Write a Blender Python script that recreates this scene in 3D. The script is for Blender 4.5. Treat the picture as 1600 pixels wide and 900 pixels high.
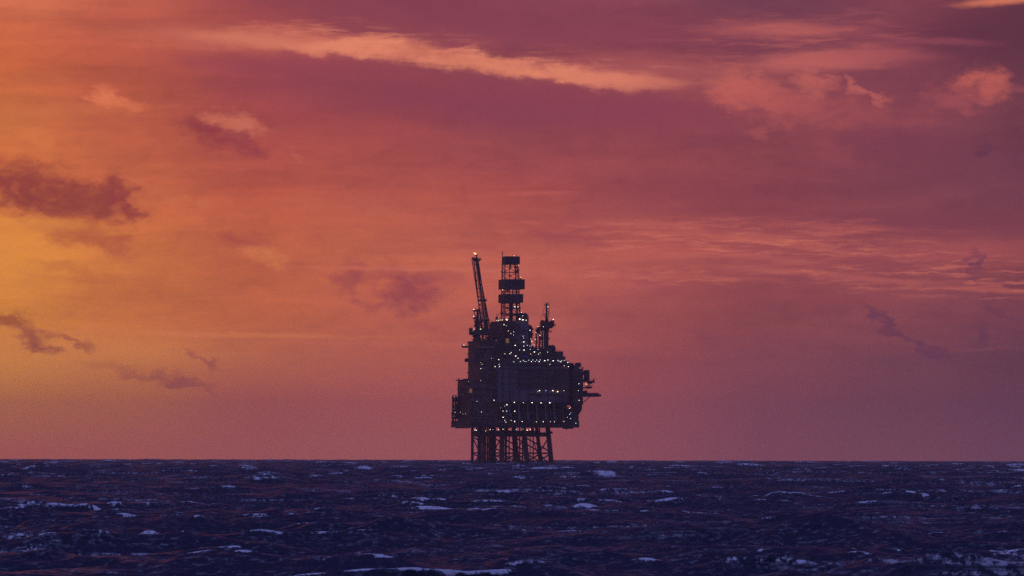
import bpy, math, random
import numpy as np
from mathutils import Vector, Matrix

R = math.radians
scene = bpy.context.scene
for o in list(bpy.data.objects):
    bpy.data.objects.remove(o)
col = scene.collection

# ------------------------------------------------------------------ measures
# telephoto view over a rough sea; one photo pixel (1600 wide) is 0.45 m at the platform, 3.6 km out
F = 8000.0            # focal length in photo pixels
DIST = 3600.0         # metres to the platform
EYE = 8.0             # metres of the camera above the sea
LEVEL = 707.0         # photo row of eye level
EARTH = 6371000.0
DEG = math.degrees(1.0 / F)

# ------------------------------------------------------------------ camera
cam_d = bpy.data.cameras.new('camera')
cam = bpy.data.objects.new('camera', cam_d)
col.objects.link(cam)
scene.camera = cam
cam_d.sensor_width = 36.0
cam_d.lens = 36.0 * F / 1600.0
cam_d.clip_start = 1.0
cam_d.clip_end = 60000.0
cam.location = (0, 0, EYE)
pitch = math.atan((LEVEL - 450.0) / F)
cam.matrix_world = Matrix.Translation((0, 0, EYE)) @ Matrix.Rotation(R(90) + pitch, 4, 'X') @ Matrix.Rotation(R(0.13), 4, 'Z')

scene.view_settings.view_transform = 'Standard'
scene.view_settings.look = 'None'
scene.view_settings.exposure = 0.0
scene.view_settings.gamma = 1.0
scene.view_settings.use_curve_mapping = False
scene.cycles.use_denoising = False
scene.cycles.max_bounces = 5
scene.cycles.diffuse_bounces = 2
scene.cycles.glossy_bounces = 3
scene.cycles.transmission_bounces = 1
scene.cycles.volume_bounces = 0
scene.cycles.caustics_reflective = False
scene.cycles.caustics_refractive = False
scene.cycles.use_light_tree = True

# ------------------------------------------------------------------ helpers for colour and nodes
def lin(c):
    out = []
    for v in c:
        v = v / 255.0
        out.append(v / 12.92 if v <= 0.04045 else ((v + 0.055) / 1.055) ** 2.4)
    return tuple(out) + (1.0,)

class NT:
    def __init__(s, tree):
        s.t = tree
        s.L = tree.links
    def n(s, kind, **kw):
        nd = s.t.nodes.new(kind)
        for k, v in kw.items():
            setattr(nd, k, v)
        return nd
    def put(s, sock, v):
        if hasattr(v, 'is_linked'):
            s.L.new(v, sock)
        else:
            sock.default_value = v
    def math(s, op, a, b=None, c=None, clamp=False):
        nd = s.n('ShaderNodeMath', operation=op, use_clamp=clamp)
        s.put(nd.inputs[0], a)
        if b is not None: s.put(nd.inputs[1], b)
        if c is not None: s.put(nd.inputs[2], c)
        return nd.outputs[0]
    def smooth(s, v, a, b, lo=0.0, hi=1.0):
        nd = s.n('ShaderNodeMapRange', interpolation_type='SMOOTHSTEP')
        s.put(nd.inputs[0], v)
        nd.inputs[1].default_value = a; nd.inputs[2].default_value = b
        nd.inputs[3].default_value = lo; nd.inputs[4].default_value = hi
        return nd.outputs[0]
    def mix(s, f, a, b, blend='MIX'):
        nd = s.n('ShaderNodeMix', data_type='RGBA', blend_type=blend)
        s.put(nd.inputs[0], f); s.put(nd.inputs[6], a); s.put(nd.inputs[7], b)
        return nd.outputs[2]
    def noise(s, vec, scale, detail=5, rough=0.55, dist=0.0):
        nd = s.n('ShaderNodeTexNoise')
        s.L.new(vec, nd.inputs['Vector'])
        nd.inputs['Scale'].default_value = scale
        nd.inputs['Detail'].default_value = detail
        nd.inputs['Roughness'].default_value = rough
        nd.inputs['Distortion'].default_value = dist
        return nd
    def mapping(s, vec, loc=(0, 0, 0), rot=0.0, scale=(1, 1, 1), kind='POINT'):
        nd = s.n('ShaderNodeMapping', vector_type=kind)
        s.L.new(vec, nd.inputs[0])
        nd.inputs[1].default_value = loc
        nd.inputs[2].default_value = (0, 0, rot)
        nd.inputs[3].default_value = scale
        return nd.outputs[0]

# ------------------------------------------------------------------ sky (world): dusk bands and clouds by bearing and elevation
world = bpy.data.worlds.new('World')
scene.world = world
world.use_nodes = True
w = NT(world.node_tree)
world.node_tree.nodes.clear()
w_out = w.n('ShaderNodeOutputWorld')
w_bg = w.n('ShaderNodeBackground')
w.L.new(w_bg.outputs[0], w_out.inputs[0])
tc = w.n('ShaderNodeTexCoord')
sep = w.n('ShaderNodeSeparateXYZ')
w.L.new(tc.outputs['Generated'], sep.inputs[0])
az = w.math('MULTIPLY', w.math('ARCTAN2', sep.outputs[0], sep.outputs[1]), 180 / math.pi)      # degrees right of the platform
el = w.math('MULTIPLY', w.math('ARCSINE', sep.outputs[2]), 180 / math.pi)                       # degrees above the horizontal

def A(px): return (px - 800.0) * DEG
def E(py): return (LEVEL - py) * DEG

# colour table of the low sky: rows by elevation, columns by bearing
cols_x = [0, 200, 400, 600, 800, 1000, 1200, 1400, 1600]
rows = [
 (0,   [(208,104,76),(192,92,78),(160,72,76),(142,66,80),(134,64,82),(136,66,84),(122,64,84),(134,64,80),(104,52,68)]),
 (100, [(198,96,62),(190,88,70),(168,74,78),(152,70,80),(146,68,82),(144,66,80),(134,66,82),(128,62,80),(106,54,72)]),
 (190, [(206,110,65),(190,90,68),(166,72,74),(160,70,76),(150,70,82),(148,68,80),(144,70,80),(138,66,80),(116,60,76)]),
 (300, [(218,112,62),(204,102,68),(194,88,70),(180,82,74),(172,76,76),(156,70,78),(142,66,78),(138,68,80),(116,60,78)]),
 (400, [(236,142,60),(220,118,64),(205,100,68),(196,94,74),(190,88,80),(182,84,82),(162,74,80),(152,72,80),(146,70,78)]),
 (500, [(230,138,56),(212,114,60),(198,98,64),(194,92,74),(190,88,82),(174,80,80),(150,72,78),(142,70,80),(122,62,78)]),
 (560, [(230,140,60),(218,126,66),(200,104,72),(190,92,78),(182,84,82),(160,74,80),(142,70,82),(126,66,80),(108,58,76)]),
 (625, [(206,122,56),(198,112,62),(180,90,76),(178,88,82),(176,86,86),(154,76,86),(130,68,84),(118,64,82),(106,60,80)]),
 (705, [(190,98,78),(188,98,82),(180,94,88),(178,94,92),(176,90,94),(158,82,95),(136,74,94),(128,73,93),(115,68,90)]),
]
def warm(c, py, i):
    """slightly less purple than first read off"""
    k = math.exp(-((i - 4) / 1.8) ** 2 - ((py - 450) / 130.0) ** 2)
    k2 = math.exp(-((i - 4.5) / 2.2) ** 2 - ((py - 640) / 90.0) ** 2)      # paler band low behind the platform
    return (min(250, c[0] * (1.01 + .035 * k + .07 * k2)), c[1] * (1.045 + .10 * k + .06 * k2), c[2] * (.985 + .03 * k + .02 * k2))
rows = [(py, [(c[0] + 15, c[1] + 3, c[2] - 2) for c in cs] if py > 600 else cs) for py, cs in rows]
rows = [(py, [warm(c, py, i) for i, c in enumerate(cs)]) for py, cs in rows]
SPAN = 60.0
def ramp_row(cs):
    nd = w.n('ShaderNodeValToRGB')
    cr = nd.color_ramp
    cr.interpolation = 'EASE'
    l, r = np.array(cs[0], float), np.array(cs[-1], float)
    pts = [(-60, tuple(l * .42 + np.array((20, 22, 50)))), (-26, tuple(l * .8)), (-11, tuple(np.minimum(l * (1.08, 1.12, 1.0), 250)))]
    pts += [(A(x), c) for x, c in zip(cols_x, cs)]
    pts += [(14, tuple(r * .92)), (30, (84, 60, 92)), (60, (66, 62, 108))]
    while len(cr.elements) < len(pts): cr.elements.new(0.5)
    for i, (a, c) in enumerate(pts):
        cr.elements[i].position = (a + SPAN) / (2 * SPAN)
    for i, (a, c) in enumerate(pts):
        cr.elements[i].position = (a + SPAN) / (2 * SPAN)
        cr.elements[i].color = lin(c)
    return nd
fac_az = w.math('DIVIDE', w.math('ADD', az, SPAN), 2 * SPAN, clamp=True)
cur = None
for (py, cs) in rows:
    rn = ramp_row(cs)
    w.L.new(fac_az, rn.inputs[0])
    if cur is None:
        cur = rn.outputs[0]
    else:
        f = w.math('DIVIDE', w.math('SUBTRACT', E(prev), el), E(prev) - E(py), clamp=True)
        cur = w.mix(f, cur, rn.outputs[0])
    prev = py

# angular coordinates for the clouds, in units of a hundredth of a degree or so, gently warped
comb = w.n('ShaderNodeCombineXYZ')
w.L.new(w.math('DIVIDE', az, DEG), comb.inputs[0])
w.L.new(w.math('DIVIDE', el, DEG), comb.inputs[1])
P0 = comb.outputs[0]
warp_n = w.noise(w.mapping(P0, scale=(1 / 55.0, 1 / 30.0, 1)), 1.0, 7, 0.6)
sub = w.n('ShaderNodeVectorMath', operation='SUBTRACT'); w.L.new(warp_n.outputs['Color'], sub.inputs[0]); sub.inputs[1].default_value = (.5, .5, .5)
mul = w.n('ShaderNodeVectorMath', operation='MULTIPLY'); w.L.new(sub.outputs[0], mul.inputs[0]); mul.inputs[1].default_value = (110, 60, 0)
warp_f = w.noise(w.mapping(P0, loc=(5, 5, 0), scale=(1 / 16.0, 1 / 11.0, 1)), 1.0, 6, .65)
subf = w.n('ShaderNodeVectorMath', operation='SUBTRACT'); w.L.new(warp_f.outputs['Color'], subf.inputs[0]); subf.inputs[1].default_value = (.5, .5, .5)
mulf = w.n('ShaderNodeVectorMath', operation='MULTIPLY_ADD'); w.L.new(subf.outputs[0], mulf.inputs[0]); mulf.inputs[1].default_value = (18, 12, 0); w.L.new(mul.outputs[0], mulf.inputs[2])
add = w.n('ShaderNodeVectorMath', operation='ADD'); w.L.new(P0, add.inputs[0]); w.L.new(mulf.outputs[0], add.inputs[1])
PW = add.outputs[0]                                   # strongly warped: ragged cumulus scraps
mul2 = w.n('ShaderNodeVectorMath', operation='MULTIPLY'); w.L.new(sub.outputs[0], mul2.inputs[0]); mul2.inputs[1].default_value = (60, 15, 0)
add2 = w.n('ShaderNodeVectorMath', operation='ADD'); w.L.new(P0, add2.inputs[0]); w.L.new(mul2.outputs[0], add2.inputs[1])
PS = add2.outputs[0]                                  # lightly warped: streaks
puff = w.noise(w.mapping(P0, loc=(3, 9, 0), scale=(1 / 34.0, 1 / 20.0, 1)), 1.0, 8, 0.56).outputs['Fac']
streak = w.noise(w.mapping(P0, rot=R(2.5), loc=(7, 2, 0), scale=(1 / 240.0, 1 / 22.0, 1)), 1.0, 6, 0.58, 0.4).outputs['Fac']
fibre = w.noise(w.mapping(P0, rot=R(3), loc=(4, 6, 0), scale=(1 / 70.0, 1 / 9.0, 1)), 1.0, 7, .62, .5).outputs['Fac']
mottle = w.noise(w.mapping(P0, rot=R(-8), loc=(8, 1, 0), scale=(1 / 46.0, 1 / 26.0, 1)), 1.0, 6, .6, .6).outputs['Fac']
fib2 = w.noise(w.mapping(PS, rot=R(2), loc=(2, 3, 0), scale=(1 / 85.0, 1 / 8.0, 1)), 1.0, 7, .6, .3).outputs['Fac']
streak2 = w.math('ADD', w.math('MULTIPLY', streak, .62), w.math('MULTIPLY', fibre, .38))
broad = w.noise(w.mapping(P0, rot=R(4), loc=(1, 5, 0), scale=(1 / 420.0, 1 / 85.0, 1)), 1.0, 5, 0.55, 0.3).outputs['Fac']

hi_band = w.smooth(el, E(640), E(470))
cur = w.mix(w.math('MULTIPLY', w.smooth(broad, .42, .70), w.math('MULTIPLY', hi_band, .30)), cur, (1.22, 1.16, 1.08, 1), 'MULTIPLY')
cur = w.mix(w.math('MULTIPLY', w.smooth(broad, .56, .34), w.math('MULTIPLY', hi_band, .8)), cur, (.84, .82, .90, 1), 'MULTIPLY')
cur = w.mix(w.math('MULTIPLY', w.smooth(streak, .48, .72), w.math('MULTIPLY', hi_band, .4)), cur, (1.20, 1.14, 1.06, 1), 'MULTIPLY')
cur = w.mix(w.math('MULTIPLY', w.smooth(streak, .50, .28), w.math('MULTIPLY', hi_band, .4)), cur, (.86, .85, .90, 1), 'MULTIPLY')

cur = w.mix(w.math('MULTIPLY', w.smooth(fibre, .45, .75), w.math('MULTIPLY', hi_band, .35)), cur, (1.14, 1.12, 1.06, 1), 'MULTIPLY')
cur = w.mix(w.math('MULTIPLY', w.smooth(mottle, .52, .30), w.math('MULTIPLY', hi_band, .6)), cur, (.88, .87, .93, 1), 'MULTIPLY')
cur = w.mix(w.math('MULTIPLY', w.smooth(mottle, .52, .74), w.math('MULTIPLY', hi_band, .6)), cur, (1.12, 1.10, 1.05, 1), 'MULTIPLY')

def cloud(px, py, rx, ry, rot, colr, alpha, kind='s', soft=1.0, amp=None):
    """one cloud by bearing and elevation: rx, ry radii; rot in degrees, positive sinks to the right"""
    global cur
    base = PW if kind == 'c' else PS
    # each cloud reads its coordinates through the colour below it, so that the nodes are evaluated one after another
    lk = w.n('ShaderNodeVectorMath', operation='MULTIPLY_ADD')
    w.L.new(cur, lk.inputs[0]); lk.inputs[1].default_value = (1e-7, 1e-7, 1e-7); w.L.new(base, lk.inputs[2])
    m = w.mapping(lk.outputs[0], loc=(px - 800.0, LEVEL - py, 0), rot=R(-rot), scale=(rx, ry, 1), kind='TEXTURE')
    ln = w.n('ShaderNodeVectorMath', operation='LENGTH')
    w.L.new(m, ln.inputs[0])
    amp = (1.65 if kind == 'c' else 1.5) if amp is None else amp * 1.6
    nz = puff if kind == 'c' else streak2
    d = w.math('MULTIPLY_ADD', nz, -amp, w.math('ADD', ln.outputs['Value'], amp * 0.5))
    f = w.smooth(d, 1.0 + (.45 if kind == 'c' else .3) * soft, 1.0 - .8 * soft, 0.0, alpha)
    if kind == 'f':
        f = w.math('MULTIPLY', f, w.smooth(fib2, .47, .66))
    elif kind == 'c':
        f = w.math('MULTIPLY', f, w.smooth(mottle, .22, .56, .45, 1.0))
    cur = w.mix(f, cur, lin(colr))

C = cloud
# broad darker veils
C(780, 160, 470, 46, 5, (140, 64, 82), .75)
C(620, 18, 380, 42, 7, (134, 64, 82), .55)
C(1000, 50, 260, 40, 3, (136, 66, 82), .45)
C(1560, 60, 170, 60, 5, (98, 50, 68), .65)
C(1250, 10, 180, 22, 3, (112, 60, 80), .5)
C(1480, 260, 200, 60, 3, (118, 60, 80), .35)
C(1500, 350, 260, 26, 2, (128, 62, 78), .5)
C(1130, 300, 200, 40, 2, (140, 64, 76), .35)
# glow under the left edge and the thin bright line above it
C(90, 545, 300, 30, 1, (236, 142, 70), .38)
C(20, 400, 190, 60, 2, (240, 150, 62), .45)
C(330, 524, 300, 5, 1.0, (230, 130, 76), .55, amp=.5)
C(640, 538, 260, 5, 1.2, (206, 108, 84), .4, amp=.5)
# long bright streak high up
C(360, 62, 190, 26, 3, (206, 110, 88), .55)
C(470, 72, 190, 13, 5, (226, 130, 102), .75, amp=.7)
C(590, 74, 150, 18, 4, (224, 126, 98), .6)
C(560, 66, 200, 30, 5, (226, 130, 104), .7, 'f')
C(720, 92, 160, 16, 8, (224, 126, 98), .6)
C(760, 90, 200, 26, 7, (224, 128, 104), .6, 'f')
C(860, 112, 190, 16, 5, (226, 130, 100), .6)
C(930, 108, 220, 26, 5, (222, 128, 104), .6, 'f')
C(960, 122, 120, 17, 5, (226, 130, 104), .7, amp=.8)
C(1010, 108, 230, 34, 4, (188, 98, 92), .55)
C(530, 80, 80, 11, 4, (234, 138, 108), .6, 'c')
C(580, 70, 70, 14, -4, (236, 140, 108), .65, 'c')
C(710, 96, 70, 13, 6, (236, 140, 108), .6, 'c')
C(800, 100, 60, 12, 8, (230, 136, 106), .6, 'c')
C(880, 116, 90, 14, 4, (238, 142, 108), .65, 'c')
C(960, 126, 70, 16, 4, (224, 128, 104), .6, 'c')
C(690, 60, 120, 10, 8, (150, 72, 84), .5, 'c')
C(430, 60, 90, 16, -3, (212, 116, 96), .5, 'c')
# lower edge of the streak is cut by a darker roll of cloud
C(560, 118, 330, 20, 5, (150, 68, 80), .7, amp=.7)
C(930, 164, 330, 20, 4, (142, 66, 80), .7, amp=.7)
C(600, 104, 60, 9, 6, (150, 70, 82), .6, 'c')
C(760, 122, 90, 11, 4, (144, 68, 82), .6, 'c')
C(470, 96, 80, 9, 4, (156, 72, 82), .5, 'c')
C(960, 148, 90, 9, 2, (144, 68, 82), .5, 'c')
# right hand group of lit clouds
C(1225, 47, 130, 15, 1, (188, 96, 92), .75)
C(1290, 94, 130, 20, -4, (194, 100, 94), .85)
C(1380, 88, 110, 16, 2, (170, 84, 88), .5)
C(1160, 140, 60, 28, 25, (200, 100, 90), .85, 'c')
C(1215, 160, 85, 30, 8, (192, 94, 88), .75, 'c')
C(1268, 130, 34, 14, 10, (200, 102, 92), .75, 'c')
C(1330, 140, 14, 20, 10, (198, 102, 92), .7, 'c')
C(1358, 152, 32, 6, 14, (196, 100, 90), .65, 'c')
C(1300, 178, 120, 34, 6, (170, 82, 84), .55, 'c')
C(1370, 215, 66, 26, 4, (124, 60, 80), .6, 'c')
C(1450, 222, 60, 24, 4, (122, 60, 80), .45, 'c')
C(1190, 212, 26, 9, 10, (180, 88, 86), .5, 'c')
C(1300, 240, 60, 18, 15, (158, 76, 84), .4, 'c')
C(1534, 132, 46, 25, 5, (192, 95, 86), .9, 'c')
C(1490, 158, 44, 24, 5, (170, 82, 86), .65, 'c')
C(1590, 140, 40, 8, 6, (160, 78, 84), .5)
C(1565, 3, 80, 8, -4, (216, 120, 92), .9)
C(1450, 66, 110, 7, 2, (150, 74, 86), .6)
# left: small lit puffs
C(164, 157, 22, 16, 0, (228, 124, 84), .95, 'c')
C(188, 167, 38, 11, 8, (224, 120, 80), .8, 'c')
C(60, 218, 36, 16, 20, (226, 126, 70), .5, 'c')
C(50, 10, 90, 24, 2, (222, 122, 84), .45)
C(90, 178, 160, 10, -3, (216, 118, 72), .4)
# the small two-toned cloud
C(370, 192, 44, 19, 16, (208, 112, 88), .95, 'c')
C(322, 206, 48, 17, 16, (146, 58, 66), .8, 'c')
C(382, 226, 28, 17, 16, (150, 62, 68), .85, 'c')
# the dark cloud on the left with its trailing rags
C(40, 300, 130, 42, 9, (148, 64, 56), .92, 'c', 1.0)
C(120, 318, 110, 30, 4, (150, 66, 56), .88, 'c', 1.0)
C(178, 298, 26, 24, 10, (150, 64, 60), .85, 'c', 1.0)
C(196, 324, 30, 10, 30, (152, 62, 62), .75, 'c')
C(130, 362, 80, 26, 8, (178, 84, 56), .75, 'c')
C(190, 384, 24, 24, 10, (184, 86, 62), .5, 'c')
C(50, 352, 150, 12, 4, (238, 148, 66), .5)
# the dark scraps at mid height left
C(14, 504, 50, 12, 12, (168, 84, 46), .85, 'c')
C(52, 535, 26, 20, 40, (160, 76, 56), .8, 'c')
C(70, 552, 30, 9, 12, (152, 70, 58), .8, 'c')
C(108, 535, 40, 8, 18, (166, 82, 60), .75, 'c')
C(110, 428, 60, 9, 14, (196, 106, 56), .45, 'c')
C(130, 440, 90, 6, 5, (204, 112, 58), .4)
C(220, 586, 60, 11, 10, (172, 84, 66), .55, 'c')
C(290, 600, 46, 8, 12, (158, 72, 70), .6, 'c')
C(320, 560, 44, 6, 22, (172, 84, 74), .6, 'c')
C(346, 562, 10, 10, 50, (162, 76, 76), .6, 'c')
C(384, 380, 48, 13, 8, (178, 80, 66), .85, 'c')
C(404, 376, 10, 26, -30, (182, 84, 66), .4, 'c')
C(415, 402, 38, 18, 30, (222, 126, 74), .75, 'c')
C(290, 318, 40, 10, 10, (216, 120, 76), .35, 'c')
C(480, 320, 60, 12, 5, (206, 108, 78), .3, 'c')
C(590, 322, 34, 10, 5, (204, 108, 84), .35, 'c')
# mid sky scraps left of the platform
C(548, 440, 30, 28, 30, (164, 74, 74), .75, 'c')
C(590, 430, 60, 12, 0, (170, 78, 76), .4, 'c')
C(640, 452, 48, 36, 0, (156, 68, 76), .85, 'c')
C(610, 480, 60, 12, 8, (160, 72, 78), .5, 'c')
C(700, 440, 26, 16, 10, (168, 76, 80), .4, 'c')
C(660, 510, 50, 8, 10, (176, 82, 80), .35, 'c')
C(462, 245, 14, 5, 50, (202, 104, 84), .4, 'c')
# faint ones beside and right of the derrick
C(895, 370, 70, 15, 5, (158, 70, 80), .55, 'c')
C(760, 378, 50, 9, 5, (186, 82, 80), .35, 'c')
C(1020, 440, 60, 10, 5, (160, 74, 84), .4, 'c')
C(950, 500, 60, 14, 5, (172, 78, 82), .3, 'c')
C(1100, 525, 30, 10, 20, (146, 70, 82), .45, 'c')
C(1248, 432, 26, 10, 20, (140, 66, 82), .5, 'c')
# thin lit streaks right of the derrick
C(640, 421, 210, 4, .8, (214, 112, 90), .5, amp=.6)
C(700, 374, 70, 6, 1, (206, 104, 84), .4, amp=.6)
C(840, 302, 70, 5, -1, (200, 98, 82), .45, amp=.6)
C(770, 326, 110, 8, 1, (196, 96, 80), .35)
C(1010, 350, 100, 9, 3, (192, 94, 86), .45)
C(1150, 367, 170, 8, 1.5, (206, 106, 90), .3)
C(1250, 380, 90, 9, 6, (214, 112, 92), .35)
C(1310, 392, 110, 5, 3, (212, 112, 92), .35)
C(1080, 392, 120, 5, 2, (196, 94, 86), .45, amp=.6)
C(1000, 432, 260, 5, .6, (208, 106, 90), .35)
C(1240, 424, 150, 5, 2, (206, 106, 90), .3)
C(1380, 436, 160, 6, 3, (206, 106, 92), .4)
C(1540, 452, 110, 5, 3, (198, 100, 86), .6, amp=.6)
C(1500, 392, 180, 24, 1, (180, 88, 86), .45)
C(1300, 354, 150, 6, 2, (184, 90, 84), .5, amp=.6)
C(1180, 462, 260, 7, 2, (160, 76, 80), .3)
C(1500, 546, 140, 4, -2, (150, 76, 80), .35, amp=.6)
C(1230, 520, 260, 14, 4, (160, 78, 82), .25)
C(1150, 372, 330, 30, 2, (218, 116, 94), .6, 'f')
C(1320, 405, 330, 34, 3, (216, 116, 94), .6, 'f')
C(1480, 440, 240, 30, 3, (212, 112, 92), .6, 'f')
C(1000, 430, 260, 16, 1, (214, 112, 92), .7, 'f')
C(1230, 350, 260, 14, 2, (196, 98, 88), .6, 'f')
C(1250, 408, 200, 12, 2, (150, 70, 80), .5, 'f')
C(700, 400, 260, 30, 1, (210, 108, 86), .4, 'f')
C(1240, 60, 200, 50, 0, (190, 98, 92), .5, 'f')
# the slanting smoke-like wisps low right
C(1375, 500, 46, 8, 40, (112, 58, 80), .75, 'c', amp=.8)
C(1412, 528, 44, 8, 36, (114, 58, 80), .7, 'c', amp=.8)
C(1460, 552, 44, 7, 20, (112, 58, 82), .7, 'c', amp=.8)
C(1525, 408, 9, 24, 0, (114, 60, 82), .75, 'c', amp=.8)
C(1556, 484, 26, 7, 42, (110, 58, 80), .6, 'c', amp=.8)
C(1538, 528, 24, 7, 48, (108, 56, 80), .6, 'c', amp=.8)
C(1538, 237, 12, 8, 0, (96, 54, 78), .7, 'c', amp=.8)

# higher sky: fades to slate blue overhead and behind the viewer
south = w.smooth(sep.outputs[1], .35, -.6)
dome = w.n('ShaderNodeValToRGB'); cr = dome.color_ramp
while len(cr.elements) < 6: cr.elements.new(.5)
dome_pts = [(0.0, (118, 64, 90)), (.09, (112, 78, 114)), (.19, (56, 42, 86)), (.42, (54, 48, 104)), (.7, (92, 102, 176)), (1.0, (112, 124, 205))]
for i, (p, c) in enumerate(dome_pts): cr.elements[i].position = p
for i, (p, c) in enumerate(dome_pts): cr.elements[i].position = p; cr.elements[i].color = lin(c)
w.L.new(w.math('DIVIDE', el, 90.0, clamp=True), dome.inputs[0])
cur = w.mix(w.smooth(el, 6.0, 15.0), cur, dome.outputs[0])
back = w.n('ShaderNodeValToRGB'); cr = back.color_ramp
cr.elements[0].color = lin((96, 92, 150)); cr.elements[1].color = lin((108, 120, 200))
w.L.new(w.math('DIVIDE', el, 90.0, clamp=True), back.inputs[0])
cur = w.mix(south, cur, back.outputs[0])
nish = w.n('ShaderNodeTexSky', sky_type='NISHITA')
nish.sun_disc = False
nish.sun_elevation = R(3.0)
nish.sun_rotation = R(-13.0)
tot = w.mix(w.smooth(el, 10, 30, 0, .004), cur, nish.outputs[0], 'ADD')
w.L.new(tot, w_bg.inputs[0])
w_bg.inputs[1].default_value = 1.0
world.cycles.sampling_method = 'MANUAL'
world.cycles.sample_map_resolution = 512

# ------------------------------------------------------------------ sun, low behind the cloud at the left
sun_d = bpy.data.lights.new('sun', 'SUN')
sun_d.energy = 0.12
sun_d.angle = R(6)
sun_d.color = (1.0, .50, .24)
sun = bpy.data.objects.new('sun', sun_d)
col.objects.link(sun)
sd = Vector((math.sin(R(-13)) * math.cos(R(3)), math.cos(R(-13)) * math.cos(R(3)), math.sin(R(3))))
sun.rotation_euler = sd.to_track_quat('Z', 'Y').to_euler()

# ------------------------------------------------------------------ materials
def mat_new(name):
    m = bpy.data.materials.new(name); m.use_nodes = True
    return m, NT(m.node_tree), m.node_tree.nodes['Principled BSDF']

def steel(name, colr, rough=.6, var=.35, panel=None, metal=0.0):
    m, t, b = mat_new(name)
    g = t.n('ShaderNodeTexCoord').outputs['Object']
    nz = t.noise(g, .25, 6, .65).outputs['Fac']
    st = t.noise(t.mapping(g, scale=(1.1, 1.1, .12)), 1.0, 5, .6).outputs['Fac']
    c0 = tuple(c * (1 - var) for c in colr) + (1,)
    c1 = tuple(min(1, c * (1 + var)) for c in colr) + (1,)
    c = t.mix(nz, c0, c1)
    c = t.mix(t.smooth(st, .56, .75, 0, .55), c, (.10, .045, .025, 1))      # rust runs
    if panel:
        bk = t.n('ShaderNodeTexBrick')
        sp = t.n('ShaderNodeSeparateXYZ'); t.L.new(g, sp.inputs[0])
        cb = t.n('ShaderNodeCombineXYZ')
        t.L.new(t.math('ADD', sp.outputs[0], sp.outputs[1]), cb.inputs[0]); t.L.new(sp.outputs[2], cb.inputs[1])
        t.L.new(cb.outputs[0], bk.inputs['Vector'])
        bk.inputs['Scale'].default_value = 1.0
        bk.inputs['Brick Width'].default_value = panel[0]; bk.inputs['Row Height'].default_value = panel[1]
        bk.inputs['Mortar Size'].default_value = .12; bk.offset = 0
        bk.inputs['Color1'].default_value = (1, 1, 1, 1); bk.inputs['Color2'].default_value = (.72, .72, .72, 1)
        bk.inputs['Mortar'].default_value = (.4, .4, .4, 1)
        c = t.mix(1.0, c, bk.outputs['Color'], 'MULTIPLY')
    t.L.new(c, b.inputs['Base Color'])
    b.inputs['Roughness'].default_value = rough
    b.inputs['Metallic'].default_value = metal
    return m

M = {
 'dark':   steel('dark_steel', (.046, .025, .023)),
 'brown':  steel('brown_painted_steel', (.135, .050, .038), panel=(5.2, 2.8)),
 'jacket': steel('jacket_steel', (.095, .046, .036), .7),
 'clad':   steel('pale_cladding', (.20, .145, .17), .55, .18, panel=(6.0, 3.4)),
 'grey':   steel('grey_painted_steel', (.090, .045, .044), .6, .3, panel=(4.2, 3.0)),
 'edge':   steel('lightened_steel', (.24, .12, .11)),  # lightened colour puts the light on deck edges into the steel
 'rail':   steel('railing_steel', (.06, .045, .04)),
 'pale':   steel('pale_painted_steel', (.20, .18, .21), .5, .2),
 'orange': steel('orange_hull', (.13, .038, .022), .45, .15),
 'yellow': steel('ochre_paint', (.42, .24, .06), .5, .2),
 'blue':   steel('blue_container_paint', (.04, .06, .20), .5, .2),
 'deck':   steel('deck_plate', (.05, .04, .042), .75),
}
def emit(name, colr, strength):
    m = bpy.data.materials.new(name); m.use_nodes = True
    t = m.node_tree; t.nodes.clear()
    o = t.nodes.new('ShaderNodeOutputMaterial'); e = t.nodes.new('ShaderNodeEmission')
    e.inputs[0].default_value = tuple(colr) + (1,); e.inputs[1].default_value = strength
    t.links.new(e.outputs[0], o.inputs[0])
    return m
LAMP = {
 'w': emit('lamp_warm_white', (1.0, .90, .74), 5.0),
 'o': emit('lamp_sodium', (1.0, .55, .26), 4.5),
 'b': emit('lamp_cool_white', (.72, .82, 1.0), 3.2),
 'g': emit('lamp_greenish', (.85, .95, .45), 3.5),
 'd': emit('lamp_dim_amber', (.55, .28, .12), .30),
}
M['flame'] = emit('gas_flame', (1.0, .50, .22), 2.2)

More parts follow.
